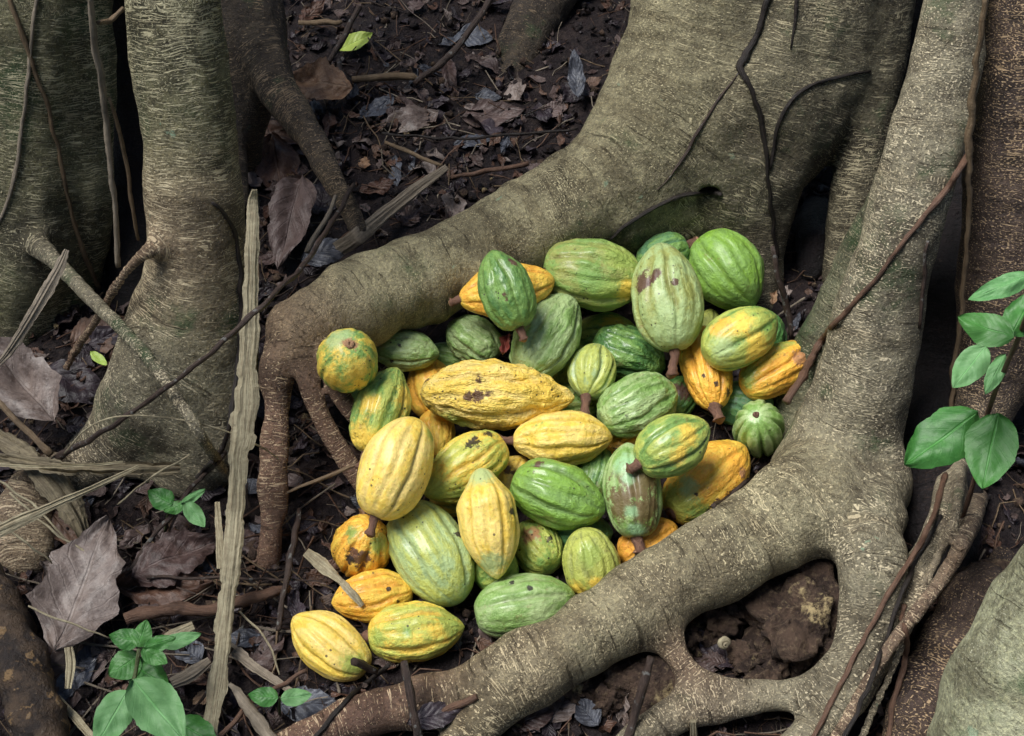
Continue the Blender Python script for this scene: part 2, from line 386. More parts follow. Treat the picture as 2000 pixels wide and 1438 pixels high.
tree('red_bark_tree', 'dark red brown trunk with pale dotted bark behind the leafy seedling', 'tree', [
    C('trunk', [(2045, -180, 110, -1.62), (2035, 0, 112, -1.58), (2015, 250, 112, -1.5), (1985, 480, 105, -1.42), (1955, 660, 85, -1.35), (1918, 800, 62, -1.28), (1880, 900, 42, -1.22)], 'barkF', k=.04, up=.5),
    C('*root', [(1890, 870, 38, -1.24), (1862, 930, 32, -1.19), (1842, 1010, 28, .16), (1806, 1090, 30, .13), (1752, 1170, 34, .11), (1716, 1265, 30, .09), (1650, 1370, 26, .07), (1570, 1470, 24, .05)], 'barkB', k=.03, step=.02),
    C('*root', [(1875, 900, 14, -1.21), (1868, 1000, 11, .22), (1835, 1080, 10, .17), (1790, 1180, 10, .13), (1750, 1290, 9, .11), (1700, 1400, 8, .08), (1672, 1470, 8, .07)], 'barkB', k=.012, step=.02),
    C('*root', [(1905, 975, 24, -1.17), (1890, 1040, 18, .20), (1840, 1130, 15, .17), (1765, 1228, 14, .15), (1700, 1320, 12, .13), (1628, 1450, 12, .10)], 'barkR', k=.015, step=.02),
], seed=17, vox=.006)
tree('mossy_tree', 'leftmost green mossy trunk with a thin root slanting off its foot', 'tree', [
    C('trunk', [(50, -200, 110, -1.85), (50, 0, 110, -1.78), (50, 250, 105, -1.70), (45, 450, 100, -1.62), (30, 600, 90, -1.57), (10, 720, 90, -1.52)], 'barkL', k=.05, up=.7),
    C('trunk', [(150, -200, 75, -1.88), (150, 0, 70, -1.82), (155, 250, 66, -1.73), (155, 430, 60, -1.66), (135, 570, 55, -1.62), (110, 680, 50, -1.56)], 'barkL', k=.04, up=.7),
    C('*root', [(62, 468, 26, -1.575), (112, 515, 17, -1.47), (180, 585, 15, -1.36), (262, 668, 14, -1.25), (330, 755, 13, -1.175), (395, 855, 12, -1.10), (445, 935, 10, .03)], 'barkB', k=.02, step=.02),
], seed=23)
tree('flared_tree', 'upright green trunk with tan ringed bark and a flared foot beside the palm strip', 'tree', [
    C('trunk', [(330, -200, 100, -1.66), (340, 0, 95, -1.60), (362, 200, 94, -1.53), (383, 400, 90, -1.46), (385, 530, 95, -1.42), (372, 640, 108, -1.38), (350, 750, 118, -1.34)], 'barkL', k=.05, up=.7),
    C('trunk', [(379, 385, 90, -1.462), (386, 460, 92, -1.437), (386, 545, 98, -1.412)], 'barkT', k=.02),
    C('buttress_root', [(360, 640, 90, -1.38), (310, 740, 92, -1.30), (262, 820, 80, .07), (205, 880, 62, .03), (150, 930, 48, .0)], 'barkB', k=.06),
    C('buttress_root', [(395, 650, 80, -1.38), (405, 760, 82, -1.32), (400, 845, 85, .05), (375, 905, 80, .0)], 'barkB', k=.06),
    C('*root', [(100, 915, 30, .06), (60, 960, 48, .04), (45, 1020, 56, .02), (50, 1085, 50, .0)], 'barkT', k=.02),
    C('*root', [(330, 470, 26, -1.40), (290, 490, 14, -1.37), (255, 520, 10, -1.36), (220, 570, 10, -1.36), (185, 630, 9, -1.37), (150, 680, 9, -1.38), (130, 720, 8, -1.38)], 'barkR', k=.03, step=.015),
], seed=29)
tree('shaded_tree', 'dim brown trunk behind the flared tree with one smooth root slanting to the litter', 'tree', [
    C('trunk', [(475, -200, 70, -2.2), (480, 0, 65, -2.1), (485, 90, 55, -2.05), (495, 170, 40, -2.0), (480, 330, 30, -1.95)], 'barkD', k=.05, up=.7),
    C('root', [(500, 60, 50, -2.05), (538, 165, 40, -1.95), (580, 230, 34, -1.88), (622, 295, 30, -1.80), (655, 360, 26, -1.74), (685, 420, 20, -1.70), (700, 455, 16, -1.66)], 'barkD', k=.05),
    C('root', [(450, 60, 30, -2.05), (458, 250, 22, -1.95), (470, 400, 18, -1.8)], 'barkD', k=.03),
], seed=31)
tree('leaning_tree', 'short dim trunk leaning out of the litter at the top', 'tree', [
    C('trunk', [(1140, -200, 62, -2.6), (1085, -40, 58, -2.5), (1045, 40, 52, -2.42), (1012, 110, 44, -2.33), (988, 170, 30, -2.26)], 'barkD', k=.03, up=.5)], seed=37)
tree('slender_trunk', 'thin dark stem standing beside the short leaning trunk at the top', 'tree', [
    C('trunk', [(1205, -180, 34, -2.7), (1165, 0, 30, -2.55), (1150, 90, 24, -2.5), (1135, 170, 18, -2.42), (1110, 215, 10, -2.36)], 'barkD', k=.03, up=.5)], seed=41)
tree('shade_fill_trunk', 'added near black trunk standing in for the shade behind the grey tan and the red bark trees', 'tree', [
    C('trunk', [(1900, -150, 60, -1.95), (1880, 0, 60, -1.90), (1862, 300, 66, -1.72), (1850, 560, 74, -1.50), (1840, 720, 78, .05), (1834, 860, 80, .03), (1838, 1000, 74, .02), (1850, 1130, 50, .0)], 'barkShade', k=.03, up=.5)], seed=53)  # added trunk shape, so that the void between the two trees reads as shade
tree('shade_fill_trunk', 'added near black trunk standing in for the shade in the cleft between the broad trunk and the grey tan tree', 'tree', [
    C('trunk', [(1790, -150, 60, -2.25), (1765, 0, 55, -2.2), (1700, 270, 50, -2.12), (1605, 380, 44, -2.0), (1590, 450, 40, .01), (1580, 530, 26, .0)], 'barkShade', k=.03, up=.5)], seed=59)  # added backing, near black in place of the shade in the cleft
tree('shade_fill_trunk', 'trunk coloured near black for the shade in the gap between the mossy and the flared trunks', 'tree', [
    C('trunk', [(245, -150, 45, -1.95), (250, 0, 46, -1.90), (262, 250, 44, -1.80), (262, 450, 50, -1.70), (250, 620, 50, -1.6)], 'barkShade', k=.03, up=.5),
    C('trunk', [(200, -150, 35, -2.1), (205, 250, 38, -1.95), (215, 600, 40, -1.75)], 'barkShade', k=.03)], seed=61)  # rear trunk pieces; the darkness of the left gap is painted into their colour
tree('pale_root', 'smooth pale green grey root rising across the bottom right corner', 'tree root', [
    C('root', [(2350, 860, 190, .50), (2164, 1130, 168, .33), (2042, 1326, 164, .22), (1965, 1500, 158, .12), (1890, 1680, 150, .02)], 'barkG', k=.03)], seed=43, zmax=.9)
tree('knotted_root', 'dark dotted knotty root in the gap beside the pale corner root', 'tree root', [
    C('root', [(1965, 1110, 40, .02), (1905, 1165, 48, .08), (1870, 1240, 62, .05), (1840, 1330, 66, .04), (1790, 1440, 66, .03), (1760, 1540, 50, .0)], 'barkF', k=.03)], seed=47, zmax=.9, namp=.009)
# ------------------------------------------------------------------ ground
def gh(x, y):
    v = Vector((x, y, 0))
    return mn.noise(v * 2.1) * .02 + mn.noise(v * 7.) * .012 + mn.noise(v * 23.) * .006 - .004
nx, ny = 300, 260
xs = np.linspace(-1.7, 1.7, nx); ys = np.linspace(.25, 3.4, ny)
xs = np.concatenate([[-60, -20, -8, -4, -2.4], xs, [2.4, 4, 8, 20, 60]]); ys = np.concatenate([[-60, -20, -6, -2, -.6], ys, [4.2, 6, 12, 25, 60]])
GV = [(x, y, gh(x, y)) for y in ys for x in xs]
w = len(xs)
GF = np.array([(j * w + i, j * w + i + 1, (j + 1) * w + i + 1, (j + 1) * w + i) for j in range(len(ys) - 1) for i in range(w - 1)])
tag(link('ground', mesh('ground', GV, GF), M['ground']), kind='structure')
BV.append((np.array(GV), GF))
vv = []; ff = []; o_ = 0
for p, q in BV:
    vv += [tuple(a) for a in p.tolist()]; ff += [tuple(a) for a in (q + o_).tolist()]; o_ += len(p)
TREE = BVHTree.FromPolygons(vv, ff)
def surf(px, py, off=0.):
    r = Vector(ray(px, py)); h = TREE.ray_cast(Vector(CAM), r.normalized())
    return np.array(h[0] + h[1] * off), np.array(h[1])
print('trees done', round(time.time() - T0, 1))

# ------------------------------------------------------------------ pods
# ------------------------------------------------------------------ cacao pods
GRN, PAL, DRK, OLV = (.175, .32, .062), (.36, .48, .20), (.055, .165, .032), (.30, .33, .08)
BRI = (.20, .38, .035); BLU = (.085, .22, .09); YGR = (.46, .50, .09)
YEL, PYE, ORA, DOR = (.84, .55, .055), (.86, .62, .17), (.82, .38, .02), (.68, .27, .018)
BRN, BLK, TAN, GST = (.085, .032, .020), (.016, .009, .008), (.36, .17, .07), (.20, .40, .17)
PC = dict(y=YEL, p=PYE, o=ORA, g=GRN, l=PAL, d=DRK, b=BRN, k=BLK, t=TAN, m=(.125, .085, .028), s=(.30, .52, .26), v=(.30, .40, .07))
def pod_mat(name, base, other, amt, patches, scale=1., gbias=.25, rough=.34, speck=.5, wart=1., seed=0, streak=.6, coat=.25):
    s = N(name); O = s.obj(); gv = s.attr('groove', 'Fac'); Os = s.map(O, loc=(seed * .73, seed * .31, seed * .17))
    st = s.noise(s.map(Os, (60, 60, 13)), 1., 4, .65); bl = s.noise(Os, 24. * scale, 5, .6); fi = s.noise(Os, 230., 5, .75)
    v = s.math('ADD', s.math('MULTIPLY', st, streak), s.math('MULTIPLY', bl, 1 - streak))
    v = s.math('ADD', v, s.math('MULTIPLY', s.math('SUBTRACT', fi, .5), .22))
    v = s.math('ADD', v, s.math('MULTIPLY', s.math('SUBTRACT', gv, .25), -gbias * .55))
    th = .5 + (.5 - amt) * .34
    c = s.mix(s.step(v, th - .07, th + .07), base, other)
    c = s.mix(s.math('MULTIPLY', s.step(fi, .42, .7), .40), c, tuple(min(.9, x * 1.45 + .015) for x in base))
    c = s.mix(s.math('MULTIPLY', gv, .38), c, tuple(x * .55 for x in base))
    c = s.mix(s.math('MULTIPLY', s.step(s.noise(Os, 95., 6, .75), .36, .56, 1, 0), .42), c, s.mix(1., c, (.56, .60, .5), 'MULTIPLY'))
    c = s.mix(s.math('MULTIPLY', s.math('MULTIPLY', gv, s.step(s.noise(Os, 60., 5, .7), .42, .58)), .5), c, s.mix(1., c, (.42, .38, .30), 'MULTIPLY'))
    wn = s.n('TexNoise', {'Vector': Os, 'Scale': 62., 'Detail': 8., 'Roughness': .78}).outputs['Color']
    wo = s.vmath('SUBTRACT', wn, (.5, .5, .5))
    for (p, r, k) in patches:
        soft = k in 'yopgldsv'
        d = s.vmath('SUBTRACT', O, tuple(p)); L = s.vmath('LENGTH', d)
        nz = s.n('SeparateXYZ', {0: wo}).outputs[0]
        e = s.math('ADD', s.math('DIVIDE', L, r), s.math('MULTIPLY', nz, 3.0 if soft else 4.4))
        m = s.step(e, .4 if soft else .7, 1.3 if soft else 1.08, 1., 0.)
        c = s.mix(s.math('MULTIPLY', m, .85 if soft else .95), c, PC[k])
    # small dark specks and scars
    vo = s.n('TexVoronoi', {'Vector': Os, 'Scale': 105., 'Randomness': 1.}).outputs
    sp = s.math('MULTIPLY', s.step(s.math('SUBTRACT', vo['Distance'], s.math('MULTIPLY', s.n('SeparateXYZ', {0: vo['Color']}).outputs[0], .17)), .01, .06, 1, 0), s.step(s.noise(Os, 16., 2, .5), .60 - .16 * speck, .66 - .16 * speck))
    sc = s.math('MULTIPLY', s.step(s.noise(s.map(Os, (150, 150, 60)), 1., 5, .7), .66, .70), s.step(s.noise(Os, 19., 3, .5), .57 - .1 * speck, .63 - .1 * speck))
    br = s.math('MULTIPLY', s.step(s.noise(Os, 70., 7, .78), .56, .62), s.step(s.noise(s.map(Os, loc=(3, 3, 3)), 17., 3, .5), .50, .60))
    c = s.mix(s.math('MULTIPLY', br, .45), c, (.20, .12, .045))
    c = s.mix(s.math('MULTIPLY', s.math('MAXIMUM', sp, sc), .85), c, (.028, .016, .010))
    h = s.math('ADD', s.math('MULTIPLY', st, 1.3 * wart), s.math('MULTIPLY', bl, .8 * wart))
    h = s.math('ADD', h, s.math('MULTIPLY', fi, .34)); h = s.math('ADD', h, s.math('MULTIPLY', s.noise(Os, 95., 4, .65), .55 + .35 * wart)); h = s.math('SUBTRACT', h, s.math('MULTIPLY', sc, .25))
    c = s.n('HueSaturation', {'Saturation': .97, 'Value': 1.12, 'Color': c}).outputs[0]
    return s.done(c, s.step(s.noise(Os, 40., 3, .6), .35, .65, rough - .08, rough + .28), s.bump(h, .0050, .9), spec=.5, coat=coat, coat_rough=.24)
M['stem'] = wood_mat('pod_stem_skin', (.20, .105, .065), (.12, .06, .045), rough=.6)
M['stemcut'] = wood_mat('cut_stem', (.42, .25, .14), (.30, .16, .09), rough=.7)

def radius(x, tip, neck, blunt):
    """pod profile, x from -1 (stem) to 1 (tip)"""
    if x < 0:
        r = max(0., 1 - abs(x) ** blunt) ** (1 / 2.1)
    else:
        a = max(0., 1 - x * x)
        r = a ** (.5 + .42 * tip)
    if neck and x < -.3:
        t = min(1, (-.3 - x) / .55); r *= 1 - neck * t * t * (3 - 2 * t)
    if tip > .6 and x > .8: r += .05 * (1 - abs(x - .93) / .13) if abs(x - .93) < .13 else 0
    return r
def pod_mesh(L, W, tip=.4, neck=0., blunt=2.3, groove=.055, wart=1., seed=0, bend=.0, nu=100, nv=64):
    V_ = []; G = []; ph = seed * 1.3; rg = random.Random(seed * 7 + 1); gw = [rg.uniform(.75, 1.15) if q % 2 else rg.uniform(.15, .6) for q in range(10)]
    for j in range(nv + 1):
        th = math.pi * j / nv; x = -math.cos(th)
        r0 = radius(x, tip, neck, blunt) * W / 2
        gf = .35 + .65 * min(1, (1 - abs(x)) / .35)
        for i in range(nu):
            f = 2 * math.pi * i / nu
            f5 = f + .16 * mn.noise(Vector((math.cos(f) * 1.4, math.sin(f) * 1.4, x * 1.5 + seed * 3)))
            gi = int(round(f5 * 5 / math.pi)) % 10
            c5 = abs(math.sin(5 * f5)); g = (1 - c5) ** 1.9 * gw[gi] * gf
            g += .12 * (.5 + .5 * math.cos(20 * f5)) * (1 - g) * gf
            ux, uy = math.cos(f + ph), math.sin(f + ph); z = x * L / 2
            q = Vector((ux * r0 * 62, uy * r0 * 62, z * 30 + seed * 9))
            q2 = Vector((ux * r0 * 25, uy * r0 * 25, z * 14 + seed * 5))
            n = mn.noise(q) * .0024 * wart + mn.noise(q2) * .0040 + abs(mn.noise(q * 2.1)) * .0022 * wart
            r = r0 * (1 - groove * 2.6 * g) + n * min(1, r0 / (.3 * W))
            if x < 0: z += L * .022 * (1 - min(1, r0 / (W * .2))) * (blunt > 2.1) * (not neck)   # dimple round the stem
            V_.append((ux * r + bend * (1 - x * x) * L, uy * r, z)); G.append(min(1, g))
    Fq = np.array([(j * nu + i, j * nu + (i + 1) % nu, (j + 1) * nu + (i + 1) % nu, (j + 1) * nu + i) for j in range(nv) for i in range(nu)])
    me = mesh('cacao_pod', V_, Fq); attr(me, 'groove', G, 'FLOAT'); return me
def tube_mesh(name, pts, nseg=8, knob=.15, seed=0, cap=True, taper_end=True):
    """skin over rows (x,y,z,r), with bark coordinates"""
    P = np.array(pts, float); V_ = []; B = []; s0 = 0.; nrm = None; rg = random.Random(seed)
    for i in range(len(P)):
        T = P[min(i + 1, len(P) - 1), :3] - P[max(i - 1, 0), :3]; T /= np.linalg.norm(T) + 1e-12
        if nrm is None:
            nrm = np.cross(T, [0, 0, 1.]) if abs(T[2]) < .9 else np.cross(T, [1., 0, 0])
        nrm = nrm - T * (nrm @ T); nrm /= np.linalg.norm(nrm) + 1e-12; b = np.cross(T, nrm)
        if i: s0 += np.linalg.norm(P[i, :3] - P[i - 1, :3])
        k = P[i, 3] * (1 + rg.uniform(-knob, knob) * (1 if i % 2 else .4))
        for a in range(nseg):
            t = 2 * math.pi * a / nseg; rr = k * (1 + .12 * math.sin(3 * t + i))
            V_.append(P[i, :3] + (nrm * math.cos(t) + b * math.sin(t)) * rr); B.append((s0, abs(t - math.pi) * P[i, 3], seed % 17))
    Fq = [(i * nseg + a, i * nseg + (a + 1) % nseg, (i + 1) * nseg + (a + 1) % nseg, (i + 1) * nseg + a) for i in range(len(P) - 1) for a in range(nseg)]
    if cap: Fq += [tuple(range(nseg))[::-1], tuple((len(P) - 1) * nseg + a for a in range(nseg))]
    me = mesh(name, V_, Fq); attr(me, 'bk', B); return me

# (px, py, half length, half width, angle stem->tip in the picture, tilt (None = lying; + tip towards viewer), layer, opts, label)
Z = None
PODS = [
 # bottom layer
 (1180, 650, 62, 36, 5, Z, 0, dict(b=GRN, o=YGR, a=.5, pt=[(1200, 632, 22, 'y')]), 'yellow green pod half hidden below the big olive one at the top'),
 (1135, 782, 50, 36, 10, Z, 0, dict(b=GRN, o=OLV, a=.4), 'green pod in shade under the tip of the long warty yellow pod'),
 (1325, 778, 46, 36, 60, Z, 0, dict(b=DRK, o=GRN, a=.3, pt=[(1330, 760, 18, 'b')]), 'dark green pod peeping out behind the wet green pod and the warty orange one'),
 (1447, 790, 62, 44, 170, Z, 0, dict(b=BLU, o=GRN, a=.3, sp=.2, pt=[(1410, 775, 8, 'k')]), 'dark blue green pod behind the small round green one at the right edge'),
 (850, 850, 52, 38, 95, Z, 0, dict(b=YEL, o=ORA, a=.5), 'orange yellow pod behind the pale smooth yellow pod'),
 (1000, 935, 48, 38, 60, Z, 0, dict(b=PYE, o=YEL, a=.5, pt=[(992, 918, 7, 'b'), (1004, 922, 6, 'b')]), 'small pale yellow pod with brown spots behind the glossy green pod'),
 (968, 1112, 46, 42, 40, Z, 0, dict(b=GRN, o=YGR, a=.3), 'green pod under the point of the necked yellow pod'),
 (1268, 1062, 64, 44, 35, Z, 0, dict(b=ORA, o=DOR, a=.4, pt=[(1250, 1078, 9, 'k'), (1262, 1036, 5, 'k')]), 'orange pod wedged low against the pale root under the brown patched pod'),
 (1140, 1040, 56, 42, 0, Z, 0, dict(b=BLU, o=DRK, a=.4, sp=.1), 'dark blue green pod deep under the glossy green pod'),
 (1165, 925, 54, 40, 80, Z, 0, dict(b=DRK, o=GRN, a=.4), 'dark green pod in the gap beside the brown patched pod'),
 (873, 697, 44, 28, 165, Z, 0, dict(b=GRN, o=PAL, a=.4), 'sliver of green pod behind the orange one and the small grooved one'),
 (703, 782, 46, 32, 70, Z, 0, dict(b=GRN, o=OLV, a=.4), 'green pod mostly hidden under the round yellow and green pod'),
 (1493, 655, 50, 42, 80, Z, 0, dict(b=DRK, o=GRN, a=.3), 'dark green pod with a brown withered stub behind the yellow and green one'),
 (1383, 645, 42, 30, 80, Z, 0, dict(b=OLV, o=YGR, a=.5, sp=.8), 'small olive pod squeezed between three larger pods at the right'),
 (1218, 872, 42, 30, 20, Z, 0, dict(b=YEL, o=ORA, a=.6, sp=1., pt=[(1210, 880, 9, 'k')]), 'bit of orange pod with black spots under the wet green pods'),
 (885, 975, 46, 34, 0, Z, 0, dict(b=OLV, o=YEL, a=.5), 'olive yellow pod barely showing below the black flecked one'),
 (1293, 498, 52, 38, 200, Z, 0, dict(b=BLU, o=GRN, a=.5, stem=12), 'small green pod at the back behind the brown blotched pod'),
 (990, 566, 93, 50, 12, Z, 0, dict(b=ORA, o=YEL, a=.4, tip=.3, stem=8, neck=.25), 'orange pod behind the dark glossy green pod beside the buttress root'),
 (840, 757, 62, 45, 100, Z, 0, dict(b=ORA, o=YEL, a=.3, g=.03, w=.4), 'smooth orange pod tucked behind the long warty yellow pod'),
 (795, 685, 62, 39, -6, Z, 0, dict(b=PAL, o=GRN, a=.35, sp=.9, pt=[(765, 705, 4, 'k'), (780, 675, 4, 'k')]), 'pale green pod with black flecks beside the round scarred one'),
 # middle layer
 (1228, 692, 74, 52, -22, Z, 1, dict(b=DRK, o=GRN, a=.45, w=1.9, g=.06, co=.5), 'dark green knobbly pod below the brown blotched pod'),
 (1112, 722, 54, 42, 60, Z, 1, dict(b=YGR, o=GRN, a=.5), 'yellow green pod behind the small striped one'),
 (1378, 716, 84, 48, 103, -30, 1, dict(b=ORA, o=YEL, a=.3, w=1.3, g=.09, sp=1., stem=12, bl=2.0, pt=[(1420, 765, 9, 'k'), (1375, 735, 4, 'k'), (1398, 750, 5, 'k')]), 'deeply ridged orange pod with black marks and a cut stub pointing down'),
 (1158, 537, 98, 69, -9, Z, 1, dict(b=OLV, o=GRN, a=.45, tip=.15, w=1.2, sp=.8, pt=[(1190, 575, 34, 'v'), (1215, 500, 34, 'v'), (1225, 570, 20, 'y'), (1065, 535, 12, 'b'), (1155, 540, 30, 'g')]), 'big olive and yellow green pod lying at the top against the root'),
 (925, 665, 58, 44, 145, -10, 1, dict(b=PAL, o=GRN, a=.5, w=1.7, sp=.1), 'small pale green wrinkled pod in front of the buttress root'),
 (1070, 655, 92, 60, 60, Z, 1, dict(b=PAL, o=GRN, a=.35, w=1.4, sp=.1), 'pale green ribbed pod leaning behind the dark glossy green one'),
 (745, 802, 88, 54, 70, -12, 1, dict(z=.15, b=GRN, o=YGR, a=.45, tip=.8, w=1.3, stem=16, co=.5, pt=[(705, 855, 32, 'y'), (795, 780, 26, 'y'), (720, 790, 22, 'y')]), 'pointed green pod streaked yellow at the left of the pile beside the thin prop roots'),
 (680, 708, 62, 59, 265, -62, 1, dict(b=GRN, o=YEL, a=.45, sc=.5, tip=.3, w=.5, g=.03, scar=1, pt=[(700, 725, 26, 'y'), (650, 740, 26, 'y'), (700, 755, 20, 'y'), (660, 660, 25, 'l')]), 'round green and yellow pod seen end on with a brown scar'),
 (707, 1070, 60, 57, 250, -50, 1, dict(b=ORA, o=YEL, a=.4, g=.08, bl=1.9, pt=[(688, 1040, 16, 'g'), (702, 1092, 22, 'b'), (685, 1095, 12, 'k'), (738, 1062, 18, 'v')]), 'orange pod with a rotten brown hole and one green patch'),
 (727, 1165, 78, 48, 190, Z, 1, dict(b=ORA, o=YEL, a=.5, g=.05, tip=.5, sp=.8, neck=.1, pt=[(760, 1150, 4, 'k'), (775, 1175, 4, 'k')]), 'bright orange pod under the loose straw beside the large green one'),
 (1025, 1183, 99, 61, 12, Z, 1, dict(b=PAL, o=GRN, a=.55, g=.04, w=.5, co=.5, sp=.2, pt=[(1000, 1135, 6, 'k'), (1035, 1148, 5, 'k')]), 'smooth green pod lowest against the pale root with thin black scratches'),
 (1154, 1098, 63, 54, 105, 10, 1, dict(b=OLV, o=YGR, a=.6, tip=.1, w=.7, co=.5, pt=[(1130, 1150, 18, 'y'), (1165, 1140, 14, 'y'), (1150, 1080, 24, 'v')]), 'roundish yellow green pod touching the pale root'),
 (1048, 1066, 57, 47, 125, -35, 1, dict(b=YGR, o=GRN, a=.45, g=.08, pt=[(1035, 1045, 19, 't'), (1072, 1053, 9, 'k'), (1037, 1040, 5, 'l')]), 'small yellow green pod with a tan rotting patch'),
 (1383, 938, 100, 64, 42, -25, 1, dict(b=YEL, o=ORA, a=.55, w=1.1, g=.05, bl=2.2, stem=0, scar=2, pt=[(1320, 985, 42, 'v'), (1365, 1005, 22, 'g'), (1345, 950, 20, 'l'), (1360, 965, 4, 'k'), (1440, 900, 28, 'o'), (1400, 985, 12, 'b'), (1425, 965, 9, 'b'), (1385, 1000, 9, 'k'), (1452, 925, 10, 't')]), 'large orange yellow pod with a green base and round stem scar beside the right root'),
 (1521, 719, 81, 48, 32, Z, 1, dict(b=ORA, o=YEL, a=.4, w=.9, g=.07, tip=.6, pt=[(1480, 690, 30, 'g'), (1460, 735, 22, 'g'), (1520, 668, 28, 'v'), (1570, 700, 20, 't')]), 'orange pod with one green flank at the far right against the tree foot'),
 (1482, 840, 54, 50, 280, -65, 2, dict(b=GRN, o=PAL, a=.4, tip=.2, w=.3, g=.09, co=.5, sp=.2, scar=3), 'small round green deep ribbed pod seen from its stem end'),
 (908, 914, 92, 56, 215, Z, 1, dict(b=YEL, o=YGR, a=.5, tip=.7, w=.9, sp=1., pt=[(925, 868, 14, 'k'), (955, 850, 10, 'k'), (845, 955, 26, 'v'), (900, 965, 20, 'v')]), 'yellow pod with a black flecked top and greenish tip'),
 (1235, 958, 92, 56, 96, -8, 1, dict(b=GRN, o=PAL, a=.5, w=.4, g=.045, tip=.4, stem=14, co=.5, sp=.1, pt=[(1250, 945, 42, 'm'), (1215, 985, 32, 'm'), (1262, 1000, 34, 'm'), (1232, 1000, 12, 's'), (1228, 935, 11, 's'), (1222, 905, 22, 's'), (1240, 1035, 17, 's')]), 'green pod with large dull brown patches near the right root'),
 # upper layer
 (1420, 531, 84, 68, -52, 12, 2, dict(b=BRI, o=GRN, a=.5, tip=.55, w=.6, g=.05, sp=.2), 'bright green broad pod at the top right of the pile'),
 (1303, 580, 106, 68, 98, -16, 2, dict(b=OLV, o=PAL, a=.5, w=.7, g=.05, stem=24, sp=1., pt=[(1252, 550, 20, 'b'), (1280, 535, 11, 'b'), (1270, 545, 9, 'b'), (1320, 553, 7, 'b'), (1310, 640, 40, 'l')]), 'big olive green pod with dark brown blotches and a stem pointing down'),
 (1447, 657, 80, 55, 30, Z, 2, dict(b=GRN, o=YGR, a=.6, tip=.6, w=.5, g=.035, pt=[(1410, 640, 22, 'o'), (1480, 680, 26, 'y'), (1450, 630, 22, 'y'), (1410, 680, 24, 'l')]), 'green pod with orange yellow patches lying below the bright green one'),
 (988, 566, 80, 52, 110, -10, 2, dict(b=GRN, o=DRK, a=.4, w=1., g=.05, stem=12, co=.5, pt=[(1003, 512, 9, 'b'), (985, 575, 6, 'b'), (990, 585, 5, 'b')]), 'glossy dark green pod standing before the orange one'),
 (1157, 724, 56, 47, 77, -32, 2, dict(b=PAL, o=YGR, a=.55, g=.09, w=.3, stem=22, bl=2.0, co=.4), 'small striped yellow and green pod with a long brown stem'),
 (1246, 792, 80, 58, 26, Z, 2, dict(b=GRN, o=PAL, a=.45, w=1.7, g=.05, tip=.2, co=.5, pt=[(1225, 815, 6, 'k'), (1250, 825, 6, 'k')]), 'wet green wrinkled pod right of the striped one'),
 (1099, 858, 95, 53, 2, Z, 2, dict(b=YEL, o=PYE, a=.5, w=.9, g=.045, tip=.4, stem=20, neck=.15, pt=[(1060, 828, 5, 'g'), (1048, 832, 4, 'g')]), 'plump yellow pod with a brown stem lying under the long warty one'),
 (843, 1082, 107, 74, -60, Z, 2, dict(b=PAL, o=YGR, a=.5, tip=.1, w=.7, g=.05, co=.5, pt=[(895, 1045, 6, 'k'), (870, 1000, 5, 'k')]), 'largest pale green pod with yellow ribs in the lower part of the pile'),
 (1090, 967, 94, 62, -20, Z, 2, dict(b=GRN, o=BRI, a=.55, w=1.1, g=.05, tip=.3, co=.6, pt=[(1050, 908, 9, 'b'), (1045, 925, 5, 'b'), (1060, 908, 6, 'b'), (1150, 950, 5, 'k')]), 'glossy green pod with small brown marks at the centre of the pile'),
 (773, 914, 103, 68, 67, -5, 2, dict(b=PYE, o=YEL, a=.4, w=.25, g=.045, tip=.1, stem=18, sp=.5, pt=[(840, 850, 14, 'v')]), 'large smooth pale yellow pod with a stem at its lower end'),
 (812, 1234, 93, 57, 6, Z, 2, dict(b=YEL, o=YGR, a=.55, w=.9, g=.05, tip=.6, stem=20, pt=[(795, 1233, 9, 'g'), (880, 1215, 26, 'v'), (740, 1245, 18, 'v')]), 'yellow green pod with a twisted stem lying next to the lowest yellow one'),
 (643, 1259, 88, 56, 143, Z, 2, dict(b=YEL, o=PYE, a=.5, w=.35, g=.07, tip=.7, sp=.5, pt=[(572, 1222, 4, 'k'), (690, 1300, 24, 'v')]), 'yellow smooth ribbed pod lying lowest of all at the foot of the pile'),
 # top
 (972, 772, 146, 63, -2, Z, 3, dict(b=PYE, o=YEL, a=.5, w=2.8, g=.07, tip=.85, bl=2.0, sp=.8, co=.1, pt=[(935, 776, 11, 'b'), (915, 774, 8, 'b'), (953, 770, 8, 'b'), (936, 740, 8, 'b'), (838, 745, 8, 'b'), (890, 822, 26, 'v'), (1075, 770, 40, 'y')]), 'long warty yellow pod with purple brown blotches on top of the pile'),
 (1315, 868, 78, 57, 30, -14, 3, dict(b=GRN, o=YGR, a=.5, w=.8, g=.06, tip=.65, stem=11, co=.6, pt=[(1345, 850, 22, 'y'), (1330, 890, 18, 'y'), (1355, 895, 16, 'v')]), 'glossy green pod with yellow patches and stem stub lying over the brown patched one'),
 (955, 1022, 106, 57, -81, 5, 3, dict(b=YEL, o=PYE, a=.5, w=.4, g=.05, tip=.85, neck=.42, bl=4., sp=.5, pt=[(935, 925, 28, 'l'), (960, 1105, 26, 'l'), (1000, 1000, 8, 'k')]), 'yellow bottle necked pod with green ends pointing down the middle of the pile'),
]
def ellipsoid_pts():
    o = []
    for k in range(120):
        z = 1 - 2 * (k + .5) / 120; r = math.sqrt(1 - z * z); a = k * 2.39996
        o.append((r * math.cos(a), r * math.sin(a), z))
    return np.array(o)
EP = ellipsoid_pts()
placed = []
